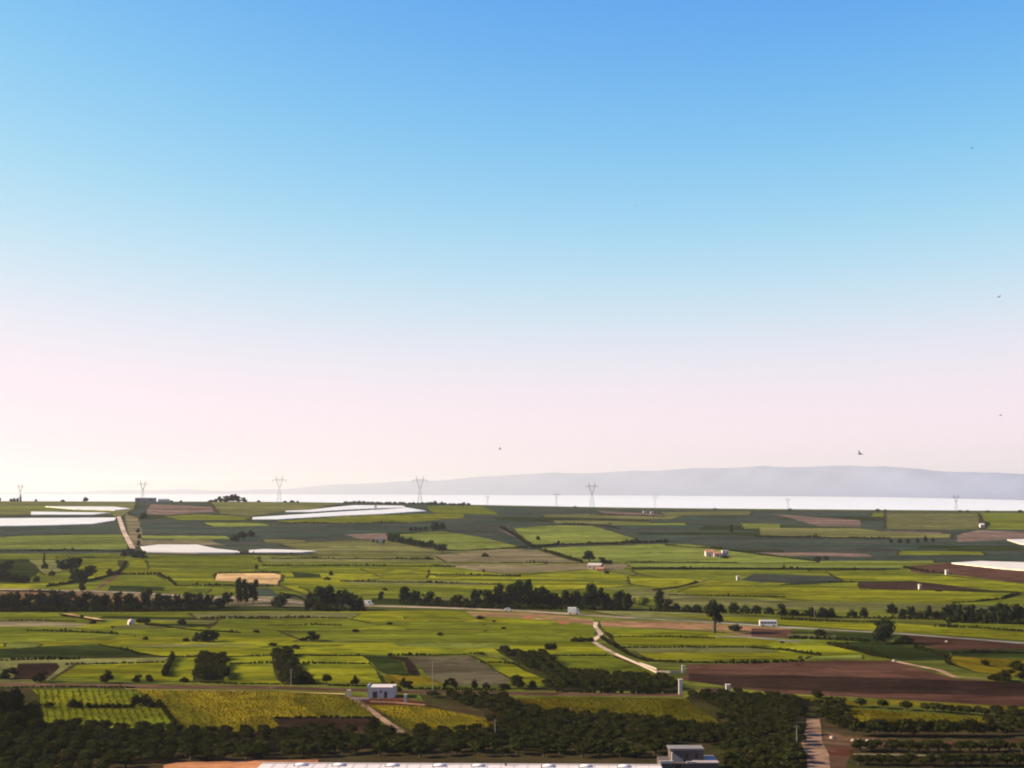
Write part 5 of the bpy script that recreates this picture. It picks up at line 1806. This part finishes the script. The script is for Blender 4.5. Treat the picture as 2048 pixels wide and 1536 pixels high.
# ------------------------------------------------------------------ birds
FEATH = plain('dark_feathers', (.035, .030, .030), .8, .2, 6.0)
FEATP = plain('grey_feathers', (.16, .15, .15), .8, .2, 6.0)
def bird(px, py, D, span, label, mat, yaw, roll, flap):
    d = ray(px, py)
    pos = Vector((d.x * D, D, CAMZ + d.z * D))
    L_ = span * .42
    bm = bmesh.new()
    prof = ((-.5, .02, 0), (-.36, .10, 0), (-.1, .16, 0), (.15, .15, 0), (.32, .10, .02), (.42, .085, .03), (.5, .05, .02), (.58, .008, .01))
    rings = []
    for x, r_, z in prof:
        rings.append([bm.verts.new((x * L_, r_ * L_ * math.cos(6.2832 * i / 8), z * L_ + r_ * L_ * .9 * math.sin(6.2832 * i / 8))) for i in range(8)])
    for j in range(len(rings) - 1):
        for i in range(8):
            bm.faces.new((rings[j][i], rings[j][(i + 1) % 8], rings[j + 1][(i + 1) % 8], rings[j + 1][i]))
    bm.faces.new(rings[0]); bm.faces.new(rings[-1][::-1])
    for s_ in (-1, 1):
        pts = [(0, 0), (.22, .0), (.5, .12), (.78, .02), (1.0, -.22)]
        lead, trail = [], []
        for k, (f, sweep) in enumerate(pts):
            ch = (.30, .30, .24, .16, .02)[k] * L_
            y = s_ * (span / 2 * f + .05 * L_)
            z = span / 2 * math.sin(flap) * f * (1 - .35 * f) + .05 * L_
            x = sweep * L_ + .1 * L_
            lead.append((x, y, z)); trail.append((x - ch, y, z - .01 * L_))
        up = [bm.verts.new(q) for q in lead]; dn = [bm.verts.new(q) for q in trail]
        up2 = [bm.verts.new((q[0] - .02 * L_, q[1], q[2] - .035 * L_)) for q in lead]
        for k in range(4):
            bm.faces.new((up[k], up[k + 1], dn[k + 1], dn[k])); bm.faces.new((up2[k + 1], up2[k], dn[k], dn[k + 1]))
            bm.faces.new((up[k + 1], up[k], up2[k], up2[k + 1]))
        tl = [bm.verts.new(q) for q in ((-.45 * L_, 0, .02 * L_), (-.45 * L_, s_ * .06 * L_, 0), (-.85 * L_, s_ * .2 * L_, 0), (-.72 * L_, 0, .01 * L_))]
        bm.faces.new(tl)
    o = link_bm('bird', bm, mat, None, True)
    o.location = pos; o.rotation_euler = (roll, -.1, yaw)
    tag(o, label, 'bird', 'birds in the sky')
bird(1720, 908, 120, 0.96, 'largest dark bird, flying just above the distant mountain', FEATH, 2.6, .35, .5)
bird(1998, 594, 150, 0.78, 'dark bird gliding at mid height near the right edge', FEATH, .5, -.3, .35)
bird(1944, 296, 190, 0.70, 'small dark bird high at the upper right', FEATH, 2.2, .4, .3)
bird(2001, 831, 170, 0.70, 'small dark bird at the right edge above the mountain', FEATH, -.6, .3, .4)
bird(1000, 898, 190, 0.96, 'pale grey bird low over the middle of the skyline', FEATP, .2, -.35, .3)
bird(1274, 412, 260, 0.93, 'faint grey bird in the middle of the open blue sky', FEATP, 1.9, .3, .35)
